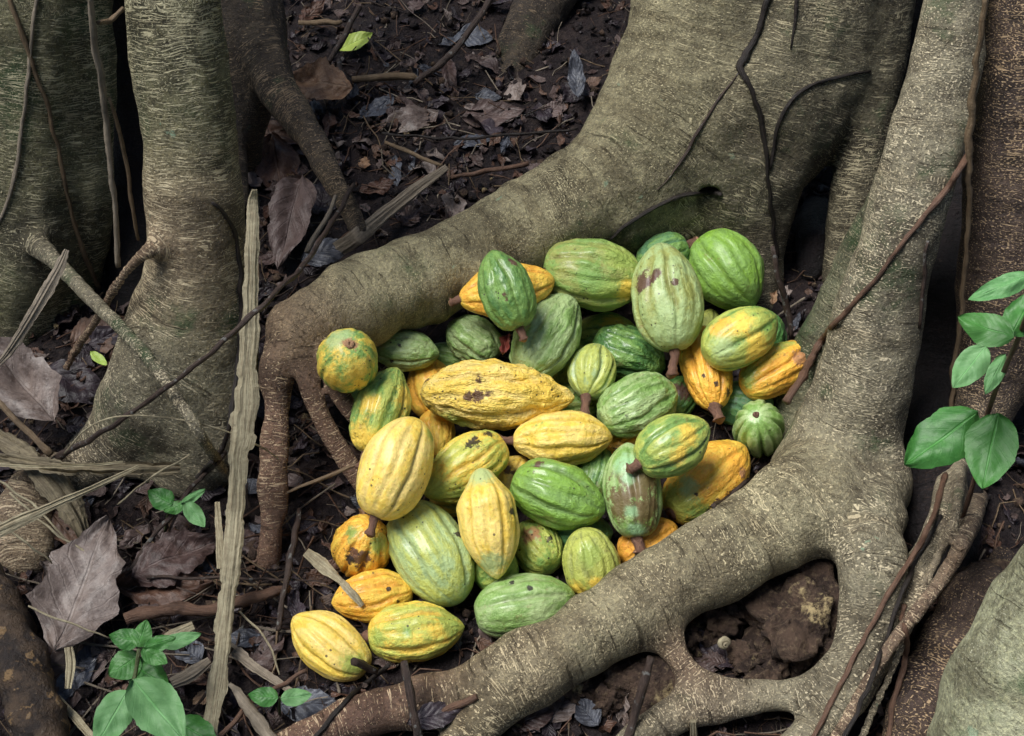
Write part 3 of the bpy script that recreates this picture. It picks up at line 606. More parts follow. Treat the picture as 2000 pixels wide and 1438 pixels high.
def frame(px, py, ang, tilt, C_):
    rd = ray(px, py); rd = rd / np.linalg.norm(rd)
    a = R(ang); d2 = (math.cos(a), math.sin(a))
    if tilt is None:
        n = np.array([0, -math.sin(R(14)), math.cos(R(14))])
        r2 = ray(px + d2[0] * 10, py - d2[1] * 10); t = ((C_ - CAM) @ n) / (r2 @ n); ax = CAM + r2 * t - C_; ax /= np.linalg.norm(ax)
    else:
        i = rgt * d2[0] + upv * d2[1]; i = i - rd * (i @ rd); i /= np.linalg.norm(i)
        ax = i * math.cos(R(tilt)) - rd * math.sin(R(tilt))
    s = np.cross(rd, ax); s /= np.linalg.norm(s); return ax, s, np.cross(ax, s), rd
order = sorted(range(len(PODS)), key=lambda i: (PODS[i][6], i))
for oi in order:
    px, py, a_, b_, ang, tilt, lay, op, label = PODS[oi]
    t0 = at_height(px, py, .03)[1]; best = None
    for st in range(0, 110):
        t = t0 - st * .005; C_ = CAM + ray(px, py) * t
        ax, sx, sy, rd = frame(px, py, ang, tilt, C_)
        W = 2.06 * b_ * t / F; al = math.asin(max(-1, min(1, abs(ax @ rd))))
        hl = math.sqrt(max((a_ * 1.03 * t / F) ** 2 - (W / 2 * math.sin(al)) ** 2, 0)) / math.cos(al); L = max(2 * hl, W * (1.25 if lay else 1.1)); L = min(L, W * 2.4)
        Q = EP * np.array([W / 2, W / 2, L / 2]) * .9; Q = Q[:, :1] * sx + Q[:, 1:2] * sy + Q[:, 2:] * ax + C_
        ok = (Q[:, 2] > -.004).all() and C_[2] > max(W * .38, op.get('z', 0))
        if ok: ok = solid_dist(Q, ('fig_tree',)).min() > -.006
        if ok:
            for (c2, fr, w2, l2) in placed:
                if np.linalg.norm(c2 - C_) > (L + l2) / 2: continue
                q = (Q - c2) @ fr.T / np.array([w2 / 2, w2 / 2, l2 / 2]) / .9
                if (np.linalg.norm(q, axis=1) < 1).any(): ok = False; break
        if ok: break
    fr = np.array([sx, sy, ax]); placed.append((C_, fr, W, L))
    db = solid_dist(Q, ('strangler_tree',)).min()
    print('pod', px, py, 'z %.3f L %.3f W %.3f steps %d strangler %.3f' % (C_[2], L, W, st, db))
    seed = oi + 1; k = op
    tip, neck, bl, gr, wt = k.get('tip', .4), k.get('neck', 0), k.get('bl', 2.4), k.get('g', .055), k.get('w', 1.)
    me = pod_mesh(L, W, tip, neck, bl, gr, wt, seed)
    # material patches: a picture point carried onto the pod's own surface
    pats = []
    RB = .96
    for (qx, qy, qr, kind) in k.get('pt', []):
        r_ = ray(qx, qy); o2 = fr @ (CAM - C_) / np.array([W / 2, W / 2, L / 2]); d2 = fr @ r_ / np.array([W / 2, W / 2, L / 2])
        A = d2 @ d2; B = o2 @ d2; D = B * B - A * (o2 @ o2 - RB)
        tt = (-B - math.sqrt(D)) / A if D > 0 else -B / A
        pl = fr @ (CAM + r_ * tt - C_); pats.append((pl, qr * t / F * 1.15, kind))
    if k.get('stem') is not None or k.get('scar'): pats.append(((0, 0, -L / 2), W * .10 if k.get('stem') else W * (.05 if k.get('scar') == 3 else .12), 'b' if k.get('stem') or k.get('scar') == 3 else 't'))
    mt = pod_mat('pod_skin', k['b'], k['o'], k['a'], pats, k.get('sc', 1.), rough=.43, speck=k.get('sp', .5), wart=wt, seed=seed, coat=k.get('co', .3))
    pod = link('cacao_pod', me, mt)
    pod.matrix_world = Matrix(((sx[0], sy[0], ax[0], C_[0]), (sx[1], sy[1], ax[1], C_[1]), (sx[2], sy[2], ax[2], C_[2]), (0, 0, 0, 1)))
    tag(pod, label, 'cacao pod', 'heaped cacao pods')
    zb = -L / 2 + (L * .02 if bl > 2.1 and not neck else 0)
    if k.get('stem'):
        sl = k['stem'] * 2 * t / F; rr = .0062 + .0012 * (seed % 3); b2 = (seed % 5 - 2) * .12
        rows = [(0, 0, zb + .008, rr * 1.5), (0, 0, zb - .002, rr * 1.15), (sl * b2 * .3, 0, zb - sl * .4, rr * .92), (sl * b2 * .8, 0, zb - sl * .8, rr), (sl * b2, sl * .06, zb - sl, rr * 1.35), (sl * b2, sl * .06, zb - sl * 1.03, rr * .9)]
        sm = tube_mesh('stem', spline(rows, .003), 14, .14, seed); sm.materials.append(M['stem']); sm.materials.append(M['stemcut']); mi = [0] * len(sm.polygons); mi[-15:-2] = [1] * 13; mi[-1] = 1; sm.polygons.foreach_set('material_index', mi); link('stem', sm, None, pod)
    elif k.get('stem') == 0 or k.get('scar'):
        rr = {1: .0075, 2: .0105, 3: .005}.get(k.get('scar'), .008)
        rows = [(0, 0, zb + .012, rr * 1.2), (0, 0, zb - .001, rr), (0, 0, zb - .004, rr * .8), (0, 0, zb - .002, rr * .3)]
        link('stem', tube_mesh('stem', rows, 14, .05, seed), M['stem' if k.get('scar') != 1 else 'stemcut'], pod)
print('pods done', round(time.time() - T0, 1))
# ------------------------------------------------------------------ litter, sticks, seedlings
def bvh_of(names):
    vv = []; ff = []; o_ = 0
    for o in names:
        mw = o.matrix_world; n = len(o.data.vertices)
        vv += [tuple(mw @ v.co) for v in o.data.vertices]; ff += [tuple(i + o_ for i in p.vertices) for p in o.data.polygons]; o_ += n
    return BVHTree.FromPolygons(vv, ff)
_pods = [o for o in bpy.data.objects if o.get('category') == 'cacao pod']
def _near(o): x, y, t = project(o.matrix_world.translation); return (x < 820 and y > 1040) or (x > 1340 and 600 < y < 1000)
PODB = bvh_of([o for o in _pods if _near(o)])
def first_hit(px, py):
    r = Vector(ray(px, py)); rn = r.normalized(); best = None
    for b in (TREE, PODB):
        h = b.ray_cast(Vector(CAM), rn)
        if h[0] is not None and (best is None or h[3] < best[1]): best = (h, h[3])
    return best[0], best[1] / r.length
def put(px, py, v, off=0.):
    """point of the picture ray at height / distance v, kept in front of the bark and soil"""
    h, th = first_hit(px, py)
    if v is None: return np.array(h[0] + h[1] * off), th
    P, t = at(px, py, v); r = np.linalg.norm(ray(px, py))
    if t > th - off / r * .8: t = th; P = np.array(h[0] + h[1] * off)
    return P, t
def poly(pts, step=22):
    out = []
    for a, b in zip(pts[:-1], pts[1:]):
        n = max(1, int(math.hypot(a[0] - b[0], a[1] - b[1]) / step))
        for i in range(n):
            f = i / n; z = None if (a[3] is None or b[3] is None) else a[3] + (b[3] - a[3]) * f
            out.append((a[0] + (b[0] - a[0]) * f, a[1] + (b[1] - a[1]) * f, a[2] + (b[2] - a[2]) * f, z))
    out.append(pts[-1]); return out
def twig(name, label, cat, pts, mat, seed=0, knob=.18, parent=None, wig=2.5, snap=22, group=None, nseg=8):
    rg = random.Random(seed + 100); rows = []
    if any(p[3] is None for p in pts) and any(p[3] is not None for p in pts): pts = [(p[0], p[1], p[2], float(max(0, put(p[0], p[1], None)[0][2])) if p[3] is None else p[3]) for p in pts]
    if any(p[3] is not None and p[3] < 0 for p in pts) and any(p[3] is not None and p[3] >= 0 for p in pts): pts = [(p[0], p[1], p[2], float(at(p[0], p[1], p[3])[0][2]) if p[3] < 0 else p[3]) for p in pts]
    cs = spline([(p[0], p[1], (p[3] if p[3] is not None else -99), p[2]) for p in pts], snap)
    for (x, y, v, hw) in cs:
        w_ = wig * (1 if pts else 0); x += rg.uniform(-w_, w_); y += rg.uniform(-w_, w_); hw = max(hw, 1.2)
        t0 = 1.7; P, t = put(x, y, None if v < -50 else v, hw * t0 / F * .8); rows.append((*P, hw * t / F))
    rows = spline(rows, .012)
    me = tube_mesh(name, rows, nseg, knob, seed)
    o = link(name, me, M[mat], parent)
    if parent is None: tag(o, label, cat, group)
    return o
def strip(name, label, cat, pts, mat, seed=0, rag=.35, twist=0., thick=.0022, parent=None, ridges=1., group=None):
    """a torn flat fibre strip with ragged edges"""
    rows = []
    for (x, y, hw, v) in pts:
        P, t = put(x, y, v, .006); rows.append((*P, hw * t / F))
    q = spline(rows, .0045); NV = 9; V_ = []; B = []; s0 = 0
    for i in range(len(q)):
        T = q[min(i + 1, len(q) - 1), :3] - q[max(i - 1, 0), :3]; T /= np.linalg.norm(T) + 1e-12
        vd = CAM - q[i, :3]; vd /= np.linalg.norm(vd); S = np.cross(T, vd); S /= np.linalg.norm(S); Nn = np.cross(S, T); a = twist + .25 * mn.noise(Vector((s0 * 5, seed, 0)))
        S, Nn = S * math.cos(a) + Nn * math.sin(a), Nn * math.cos(a) - S * math.sin(a)
        if i: s0 += np.linalg.norm(q[i, :3] - q[i - 1, :3])
        e = []
        for sd in (0, 1):
            n1 = mn.noise(Vector((s0 * 22, sd * 9 + seed, 1))); n2 = mn.noise(Vector((math.floor(s0 * 55 + sd * .5) * 1.7, sd * 5 + seed, 4)))
            e.append(1 + rag * (n1 * .9 + n2 * 1.0 + .35 * mn.noise(Vector((s0 * 160, sd * 3, seed)))))
        for k in range(NV):
            f = k / (NV - 1) * 2 - 1; off = f * q[i, 3] * (e[1] if f > 0 else e[0])
            z = (mn.noise(Vector((f * 3.1, s0 * 6, seed + 2))) * .0022 + mn.noise(Vector((f * 9, s0 * 3, seed + 7))) * .0012) * ridges - .18 * f * f * q[i, 3]
            V_.append(q[i, :3] + S * off + Nn * z); B.append((s0, off, seed))
        for k in range(NV):
            V_.append(V_[len(V_) - NV] - Nn * thick); B.append((s0, .1, seed))
    w_ = 2 * NV; Fq = []
    for i in range(len(q) - 1):
        a, b = i * w_, (i + 1) * w_
        for k in range(NV - 1):
            Fq += [(a + k, a + k + 1, b + k + 1, b + k), (a + NV + k + 1, a + NV + k, b + NV + k, b + NV + k + 1)]
        Fq += [(a, b, b + NV, a + NV), (a + NV - 1, a + w_ - 1, b + w_ - 1, b + NV - 1)]
    for a in (0, (len(q) - 1) * w_):
        for k in range(NV - 1): Fq.append((a + k, a + NV + k, a + NV + k + 1, a + k + 1))
    me = mesh(name, V_, Fq); attr(me, 'bk', B); me.polygons.foreach_set('use_smooth', [False] * len(me.polygons))
    o = link(name, me, M[mat], parent)
    if parent is None: tag(o, label, cat, group)
    return o
def leaf_geo(L, W, seed, nx=14, ny=6, curl=.25, fold=.25, jag=.12, wave=.06, round_=.0, curl_w=0.):
    """leaf in its own plane: x along, y across, z up; returns verts, quads, (u, v, rand)"""
    rg = random.Random(seed); V_ = []; A = []; k = rg.random(); sx = seed * 3.7
    for i in range(nx + 1):
        u = i / nx
        w0 = (math.sin(math.pi * min(1, u ** (.85 - .1 * round_))) ** (.8 - .2 * round_)) * (1 - .12 * u) if 0 < u < 1 else .02
        for j in range(ny + 1):
            v = j / ny * 2 - 1
            e = 1 + jag * (mn.noise(Vector((u * 4.5, (1 if v > 0 else -1) * 3, sx))) * 1.5 + mn.noise(Vector((u * 16, (1 if v > 0 else -1) * 7, sx))) * 1.)
            y = v * W / 2 * w0 * (e if abs(v) > .5 else 1 + (e - 1) * abs(v))
            z = fold * abs(y) + curl * L * ((u - .45) ** 2) * (1 if seed % 2 else -.6) + wave * L * mn.noise(Vector((u * 3, v * 1.4, sx)))  + curl_w * y * y / W * 2
            z += .02 * W * math.sin(u * 40 - abs(v) * 9) * (1 - abs(v)) * .5
            V_.append(((u - .5) * L, y, z)); A.append((u, v, k))
    Fq = [(i * (ny + 1) + j, (i + 1) * (ny + 1) + j, (i + 1) * (ny + 1) + j + 1, i * (ny + 1) + j + 1) for i in range(nx) for j in range(ny)]
    return V_, Fq, A
def leaf_mesh(name, *a, **k):
    V_, Fq, A = leaf_geo(*a, **k); me = mesh(name, V_, np.array(Fq)); attr(me, 'lf', A); return me
def leaf(px, py, lpx, wpx, ang, v, mat, label=None, cat='leaf', face=.25, seed=1, parent=None, name=None, group=None, off=.008, roll=0., **kw):
    C_, t = put(px, py, v, off); vd = CAM - C_; vd /= np.linalg.norm(vd)
    n = np.array([0, 0, 1.]) * (1 - face) + vd * face; n = n + rgt * roll; n /= np.linalg.norm(n)
    a = R(ang); hx = lpx / 2
    r2 = ray(px + math.cos(a) * hx, py - math.sin(a) * hx); tt = ((C_ - CAM) @ n) / (r2 @ n); ax = CAM + r2 * tt - C_; L = 2 * np.linalg.norm(ax); ax /= np.linalg.norm(ax)
    sy = np.cross(n, ax); r3 = np.array([sy @ rgt, sy @ upv]); W = wpx * t / F / max(.4, np.linalg.norm(r3))
    me = leaf_mesh(name or 'leaf', L, W, seed, **kw)
    o = link(name or 'leaf', me, M[mat])
    mw = Matrix(((ax[0], sy[0], n[0], C_[0]), (ax[1], sy[1], n[1], C_[1]), (ax[2], sy[2], n[2], C_[2]), (0, 0, 0, 1)))
    if parent is not None:
        o.parent = parent; o.matrix_local = Matrix.Translation(-Vector(parent.location)) @ mw
    else: o.matrix_world = mw; tag(o, label, cat, group)
    return o

# --- long dry strips
strip('palm_strip', 'long upright frayed grey strip of dry palm in front of the flared trunk', 'palm strip', [(497, 372, 5, .46), (495, 400, 10, .44), (492, 480, 13, .41), (490, 600, 15, .35), (484, 720, 20, .29), (474, 850, 23, .23), (466, 890, 18, .21),
      (461, 1000, 17, .15), (452, 1090, 20, .12), (440, 1200, 16, .08), (428, 1310, 17, .05), (416, 1390, 15, .03), (406, 1470, 14, .02)], 'straw', 5, rag=.35)
strip('palm_strip', 'short torn pale strip leaning across the mossy trunk foot', 'palm strip', [(131, 488, 5, -1.30), (118, 520, 10, -1.28), (90, 570, 12, -1.25), (55, 630, 10, -1.22), (15, 690, 7, -1.2), (-20, 730, 5, -1.18)], 'straw2', 9, rag=.5)
strip('palm_strip', 'dry split stick lying behind the buttress root with a pointed upper end', 'stick', [(873, 326, 6, .09), (820, 365, 11, .07), (760, 412, 13, .06), (700, 458, 16, .05), (655, 492, 15, .04)], 'straw2', 13, rag=.12, thick=.012)
strip('palm_sheath', 'brown olive folded palm sheath lying flat over the flared trunk foot', 'palm sheath', [(-30, 888, 12, .12), (60, 905, 15, .13), (150, 916, 13, .13), (250, 915, 15, .12), (310, 915, 13, .11), (352, 914, 6, .10)], 'sheath', 17, rag=.6, ridges=3.5, twist=.25)
strip('palm_sheath', 'bent drab palm sheath sagging from the sticks to the big grey dead leaf', 'palm sheath', [(-30, 838, 16, .10), (50, 888, 22, .11), (110, 950, 28, .10), (150, 1010, 22, .07), (168, 1062, 8, .04)], 'sheath', 21, rag=.5, ridges=4, twist=.3)
strip('straw_splinter', 'thin pale splinter slanting down from the sheath to the picture edge', 'straw', [(270, 912, 4, .15), (200, 945, 6, .15), (110, 985, 7, .15), (30, 1022, 13, .14), (-20, 1045, 12, .13)], 'straw', 25, rag=.3)
strip('straw_splinter', 'very thin straw lying level on top of the folded sheath', 'straw', [(-20, 906, 4, .16), (80, 912, 3, .16), (180, 908, 3, .16), (240, 902, 2, .16)], 'straw', 26, rag=.3)
strip('straw_splinter', 'pale straw resting on the bright orange pod', 'straw', [(597, 1078, 9, .06), (630, 1105, 12, .05), (660, 1130, 8, .05), (690, 1160, 7, None), (708, 1178, 5, None)], 'straw', 27, rag=.35)
strip('straw_splinter', 'straw running from the palm strip toward the small two leaved seedling', 'straw', [(440, 1258, 9, .03), (480, 1290, 10, .03), (530, 1325, 8, .03), (575, 1352, 6, .03)], 'straw2', 28, rag=.35)
strip('straw_splinter', 'stiff pale chip standing between the grey and slate dead leaves', 'straw', [(134, 1264, 8, .06), (137, 1300, 9, .05), (133, 1345, 6, .04)], 'straw', 29, rag=.3)
strip('straw_splinter', 'grey chip lying against the upper edge of the big grey dead leaf', 'straw', [(150, 1060, 12, .05), (125, 1100, 13, .05), (100, 1135, 9, .04)], 'straw2', 30, rag=.4)
strip('straw_splinter', 'broken straw chip above the green whorled seedling', 'straw', [(378, 1222, 9, .04), (345, 1238, 11, .04), (318, 1252, 7, .04)], 'straw', 31, rag=.3)
strip('straw_splinter', 'blunt straw chip beside the palm strip below the seedling whorl', 'straw', [(410, 1290, 8, .04), (375, 1315, 14, .04), (335, 1335, 10, .04)], 'straw2', 32, rag=.3)
strip('straw_splinter', 'thin upright straw sliver next to the palm strip', 'straw', [(424, 980, 5, .08), (428, 1040, 7, .08), (431, 1110, 8, .07)], 'straw', 33, rag=.3)
strip('straw_splinter', 'slender straw at the bottom edge by the dark rotten log', 'straw', [(112, 1360, 5, .03), (145, 1400, 8, .03), (180, 1440, 7, .03)], 'straw', 34, rag=.2)
strip('straw_splinter', 'upright pale stub standing at the bottom edge under the crossing root', 'straw', [(1354, 1412, 6, .06), (1355, 1450, 7, .02)], 'straw', 35, rag=.2, thick=.006)

# --- twigs and vines
def tw(label, pts, mat='twigD', **k):
    pts = [(p[0], p[1], p[2] * .82, p[3]) for p in pts]; return twig(k.pop('name', 'twig'), label, k.pop('cat', 'twig'), pts, mat, seed=len(bpy.data.objects) % 97, **k)
tw('long dark twig with pale lichen crossing the palm strip and flared trunk', [(690, 360, 6, .14), (650, 430, 6, .28), (590, 520, 6, .38), (510, 600, 7, .42), (400, 700, 6, .37), (300, 775, 6, .29), (200, 845, 7, .20), (105, 898, 10, .10)])
tw('pale barked twig leaning above the buttress root beside the long dark one', [(655, 385, 5, .17), (630, 440, 6, .18), (597, 492, 7, .17)], 'straw2')
tw('reddish stick lying straight across the litter under the palm strip', [(245, 1208, 17, .04), (330, 1190, 16, .04), (420, 1192, 14, .04), (500, 1165, 14, .04), (565, 1150, 10, .03)], 'twigR')
tw('knobbly lichen flecked twig standing left of the rotten holed pod', [(585, 995, 6, .06), (572, 1060, 8, .06), (562, 1130, 8, .05), (548, 1180, 7, .04), (543, 1232, 6, .03)])
tw('dark upright twig leaning over the lowest root at the bottom edge', [(789, 1292, 9, .13), (798, 1340, 10, .12), (808, 1395, 10, .10), (818, 1450, 10, .08)], 'twigD', wig=1)
tw('short dark broken twig poking up beside the lowest yellow pod', [(690, 1292, 10, .10), (712, 1300, 9, .08), (735, 1312, 9, .06)], wig=1)
tw('thin black twig curving down over the lowest root', [(760, 1298, 5, .07), (705, 1345, 6, None), (650, 1400, 6, None), (600, 1460, 6, None)], 'vine', wig=1)
tw('reddish stick tucked under the fork of the pale root', [(932, 1360, 8, .06), (870, 1390, 9, .05), (795, 1408, 9, .03)], 'twigR')
tw('grey brown stick standing in front of the soil mound under the pale root', [(1273, 1284, 10, .12), (1255, 1340, 11, .09), (1238, 1400, 11, .06), (1225, 1450, 11, .04)], wig=1)
tw('brown twig slanting down from the top edge across the dark soil', [(965, -15, 8, .12), (925, 50, 8, .10), (870, 115, 8, .06), (808, 166, 7, .03)], 'twigD', wig=2)
tw('short orange and white broken twig beside the tan dead leaf', [(690, 154, 8, .03), (745, 150, 9, .03), (800, 148, 9, .03), (815, 160, 5, .02)], 'twigT')
tw('hair thin dark twig lying across the litter behind the buttress root', [(745, 262, 3, .03), (900, 270, 3.5, .03), (1000, 262, 3.5, .04), (1130, 252, 3, .05)], 'vine')
tw('thin tan twig pointing at the split stick', [(752, 280, 4, .03), (800, 300, 5, .03), (862, 322, 4, .04)], 'twigT')
tw('dark twig ending at the curve of the buttress root', [(880, 346, 5, .03), (950, 335, 6, .04), (1035, 320, 6, .06)], 'twigR')
tw('thin reddish straw stretched from the upright root to the smooth yellow pod', [(560, 962, 3, .10), (640, 930, 5, .12), (702, 905, 4, .13)], 'twigT', wig=1)
tw('dark twig rising past the small seedling by the upright root', [(245, 1125, 5, .03), (290, 1060, 6, .04), (335, 1005, 6, .06), (390, 935, 6, .06), (440, 885, 5, .06)])
tw('very thin pale dry tendril arching over the flared trunk foot', [(125, 885, 2, .16), (180, 830, 2.2, .22), (250, 812, 2.2, .26), (350, 820, 2.2, .24), (440, 842, 2, .22), (520, 880, 2, .14), (560, 910, 1.6, .05)], 'straw', wig=1)
tw('dark bent twig hanging between the flared trunk and the palm strip', [(415, 395, 4, None), (455, 450, 5, None), (468, 560, 6, None), (462, 700, 6, None), (450, 830, 6, .15), (430, 880, 6, .1), (385, 935, 5, .05)], 'vine', name='twig')
tw('rough grey twig slanting into the corner of litter below the mossy tree', [(-15, 775, 7, .16), (40, 830, 8, .14), (100, 890, 9, .12)], 'twigT')
tw('grey white lichen covered stick reaching the bottom edge by the two leaved seedling', [(448, 1335, 5, .06), (475, 1370, 14, .05), (505, 1410, 16, .04), (540, 1455, 15, .03)], 'straw2')
tw('brown twig running under the two leaved seedling', [(600, 1310, 5, .04), (540, 1345, 6, .03), (490, 1375, 6, .03), (430, 1440, 7, .03)], 'twigR')
tw('thin dark twig crossing the brown dead leaves left of the palm strip', [(285, 1127, 4, .04), (420, 1130, 4, .05), (540, 1132, 3, .04), (640, 1135, 2, .03)], 'twigD')
tw('dark stick lying over the pods base beside the right root', [(1466, 930, 6, None), (1432, 958, 6, None), (1395, 992, 7, None)], 'twigD', wig=1.)
tw('small forked twig among litter near the tan dead leaf', [(660, 118, 6, .05), (672, 150, 7, .04), (690, 168, 5, .02)], 'twigD')
tw('twig leaning up beside the green fallen leaf', [(700, 15, 6, .08), (672, 70, 7, .05), (640, 120, 7, .03)], 'twigD')
tw('pale twig lying level near the top edge of the litter', [(585, 42, 6, .03), (640, 45, 7, .03), (668, 42, 5, .03)], 'twigT')
for lb, q in (('fine straw crossing above the biggest grey dead leaf', [(18, 962, 2.5, .12), (95, 1030, 3, .09), (185, 1092, 2.5, .07)]), ('fine bent straw by the dark rotten log', [(-10, 1010, 3, .10), (50, 1062, 3, .08), (105, 1102, 2, .05)]),
               ('fine straw lying over the tip of the biggest grey dead leaf', [(55, 1185, 2.5, .09), (130, 1215, 2.5, .09), (215, 1246, 2, .06)]), ('fine pale straw under the bent drab sheath', [(-10, 935, 3, .12), (80, 1000, 3, .09), (165, 1105, 2.5, .05)]),
               ('fine straw leaning on the folded sheath end', [(230, 985, 2, .06), (300, 930, 2.5, .12), (372, 890, 2, .14)]), ('fine straw between the palm strip and the lowest yellow pod', [(470, 1195, 2.5, .05), (520, 1250, 2.5, .04), (548, 1320, 2, .03)])):
    tw(lb, q, 'straw', name='straw', cat='straw')
def vine(label, pts, mat='vine', **k): return tw(label, [(x, y, w_, None) for x, y, w_ in pts] if len(pts[0]) == 3 else pts, mat, name='vine', cat='vine', **k)
vine('black vine crawling down the middle of the broad trunk', [(1502, -10, 8), (1480, 60, 7), (1462, 100, 9), (1448, 132, 9), (1466, 175, 6), (1480, 215, 6), (1492, 270, 6), (1500, 350, 5), (1508, 430, 5), (1515, 500, 5)], wig=3, knob=.3)
vine('thinner black vine joining the main one from the shaded side', [(1700, 138, 3), (1640, 150, 4), (1590, 165, 4), (1550, 190, 5), (1525, 230, 5), (1510, 285, 5), (1502, 330, 4)], wig=1.5)
vine('short black tendril hanging against the broad trunk from the top edge', [(1556, -10, 5), (1552, 40, 4), (1545, 96, 2)], wig=1)
vine('dark red vine scar slanting across the broad trunk', [(1445, 140, 1.5), (1400, 200, 3), (1355, 270, 4), (1320, 330, 3), (1285, 372, 1)], 'twigD', wig=1.5)
vine('dark vine arching from the trunk hollow toward the olive pod', [(1412, 380, 5), (1395, 376, 9), (1355, 378, 6), (1310, 388, 6), (1260, 415, 5), (1215, 445, 5), (1190, 468, 3)], wig=1.5)
vine('dangling dark vine behind the bright green pod', [(1510, 480, 6, -1.55), (1520, 540, 7, -1.52), (1535, 600, 8, -1.5), (1548, 660, 6, -1.47)], 'twigD')
vine('thin tan vine draped down the face of the mossy trunk', [(18, -10, 5), (40, 60, 6), (62, 120, 6), (95, 220, 5), (120, 330, 5), (140, 420, 5), (165, 500, 6), (190, 560, 6)], 'twigT', wig=2)
vine('pale lichened vine crossing the mossy trunk toward the edge', [(72, -10, 4), (60, 90, 5), (52, 170, 5), (42, 260, 5), (28, 350, 5), (5, 420, 4), (-15, 460, 4)], 'straw2', wig=1.5)
vine('grey lichened vine hanging in the dark gap between the two left trunks', [(176, -10, 8, -1.5), (184, 90, 8, -1.5), (200, 160, 9, -1.5), (208, 240, 8, -1.5), (216, 330, 7, -1.48), (226, 430, 7, -1.46), (232, 520, 6, -1.44)], 'straw2', wig=2)
vine('thin brown tendril swinging in the dark gap beside the grey vine', [(212, 190, 4, -1.5), (232, 250, 5, -1.5), (248, 320, 5, -1.49), (258, 400, 5, -1.47), (270, 470, 4, -1.46)], 'twigT', wig=1.5)
vine('short forked tendril at the top of the dark gap', [(240, 15, 5, -1.55), (215, 40, 6, -1.53), (190, 45, 6, -1.5)], 'twigT', wig=1.5)
vine('brown vine stretched diagonally over the grey tan tree', [(1893, 300, 8, -1.40), (1850, 362, 8, -1.36), (1790, 440, 6, -1.5), (1740, 505, 6, -1.5), (1695, 565, 6, -1.5), (1650, 615, 6, -1.5), (1610, 660, 8, -1.5), (1575, 720, 10, -1.32), (1535, 785, 10, -1.25)], 'twigR', wig=2, knob=.28)
vine('twisted grey brown vine running up the edge of the red bark trunk', [(1925, -10, 7, -1.44), (1908, 120, 8, -1.42), (1895, 240, 9, -1.40), (1893, 330, 8, -1.38), (1890, 450, 6, -1.36), (1878, 600, 6, -1.33), (1862, 730, 6, -1.3), (1858, 830, 6, -1.26)], 'twigT', wig=3, knob=.25)
vine('slender dark vine hanging beside the grey tan tree', [(1810, 470, 4, -1.32), (1800, 560, 5, -1.3), (1793, 640, 4, -1.28)], 'twigD')
vine('thin black vine along the small root in front of the knotted root', [(1838, 1010, 5), (1795, 1085, 6), (1760, 1150, 6), (1735, 1230, 5), (1700, 1330, 6), (1640, 1450, 6)], wig=1.5)
vine('thin brown rootlet running down over the right foot of the grey tan tree', [(1850, 930, 7, -1.2), (1822, 1010, 7, .19), (1790, 1075, 7, .17), (1745, 1140, 7, None), (1705, 1215, 6, None), (1662, 1300, 6, None), (1610, 1400, 6, None), (1580, 1460, 6, None)], 'twigR', wig=2)
vine('thin upright root string beside the knotted root', [(1760, 1180, 7, .10), (1768, 1280, 7, .08), (1748, 1370, 7, .06), (1735, 1460, 7, .03)], 'twigR', wig=2)

# --- rotten log, soil mounds, shell
def rock_mesh(name, sx, sy, sz, seed, amp=.22, nu=60, nv=36):
    V_ = []
    for j in range(nv + 1):
        th = math.pi * j / nv
        for i in range(nu):
            f = 2 * math.pi * i / nu; d = Vector((math.sin(th) * math.cos(f), math.sin(th) * math.sin(f), math.cos(th)))
            n = 1 + amp * (mn.noise(d * 1.6 + Vector((seed, 0, 0))) + .55 * mn.noise(d * 4 + Vector((seed, 3, 0))) + .4 * abs(mn.noise(d * 9 + Vector((seed, 5, 0)))) + .2 * mn.noise(d * 20))
            V_.append((d.x * sx * n, d.y * sy * n, d.z * sz * n))
    return mesh(name, V_, np.array([(j * nu + i, (j + 1) * nu + i, (j + 1) * nu + (i + 1) % nu, j * nu + (i + 1) % nu) for j in range(nv) for i in range(nu)]))
def clod_mat():
    s = N('crumbly_soil'); P = s.pos(); a = s.noise(P, 28., 6, .7); b = s.noise(P, 110., 5, .75); c_ = s.noise(s.map(P, loc=(4, 2, 1)), 13., 5, .7)
    c = s.mix(s.step(a, .38, .62), (.030, .018, .014), (.095, .060, .042)); c = s.mix(s.math('MULTIPLY', s.step(b, .5, .68), .6), c, (.22, .16, .10))
    c = s.mix(s.math('MULTIPLY', s.step(c_, .58, .66), s.step(b, .35, .6)), c, (.46, .36, .19))
    h = s.math('ADD', a, s.math('MULTIPLY', b, .8)); return s.done(c, .8, s.bump(h, .012, 1.), spec=.3)
M['clod'] = clod_mat()
def log_mat():
    s = N('rotten_log_bark'); P = s.pos(); a = s.noise(P, 20., 6, .7); b = s.noise(P, 90., 5, .7)
    c = s.mix(s.step(a, .4, .6), (.018, .012, .010), (.07, .045, .028)); c = s.mix(s.math('MULTIPLY', s.step(s.noise(P, 45., 4, .6), .58, .64), .8), c, (.24, .15, .07)); c = s.mix(s.math('MULTIPLY', s.step(b, .6, .72), .5), c, (.16, .15, .13))
    return s.done(c, .6, s.bump(s.math('ADD', a, b), .008, 1.), spec=.4)
M['log'] = log_mat()
def rock(px, py, rx, ry, z, sz, label, seed, name='soil_mound', cat='soil mound', mat='clod', **k):
    C_, t = at(px, py, z); o = link(name, rock_mesh(name, rx * t / F, ry * t / F / .85, sz, seed, **k), M[mat]); o.location = C_; tag(o, label, cat); return o
rock(1558, 1222, 112, 96, .018, .066, 'large crumbly brown soil mound filling the loop of roots', 3, amp=.5)
rock(1468, 1290, 42, 30, .01, .022, 'small pale crumbly clod beside the snail shell', 21, amp=.5, name='soil_clod', cat='soil clod')
rock(1620, 1165, 34, 40, .02, .03, 'small reddish clod wedged under the tree foot above the soil mound', 27, amp=.5, name='soil_clod', cat='soil clod')
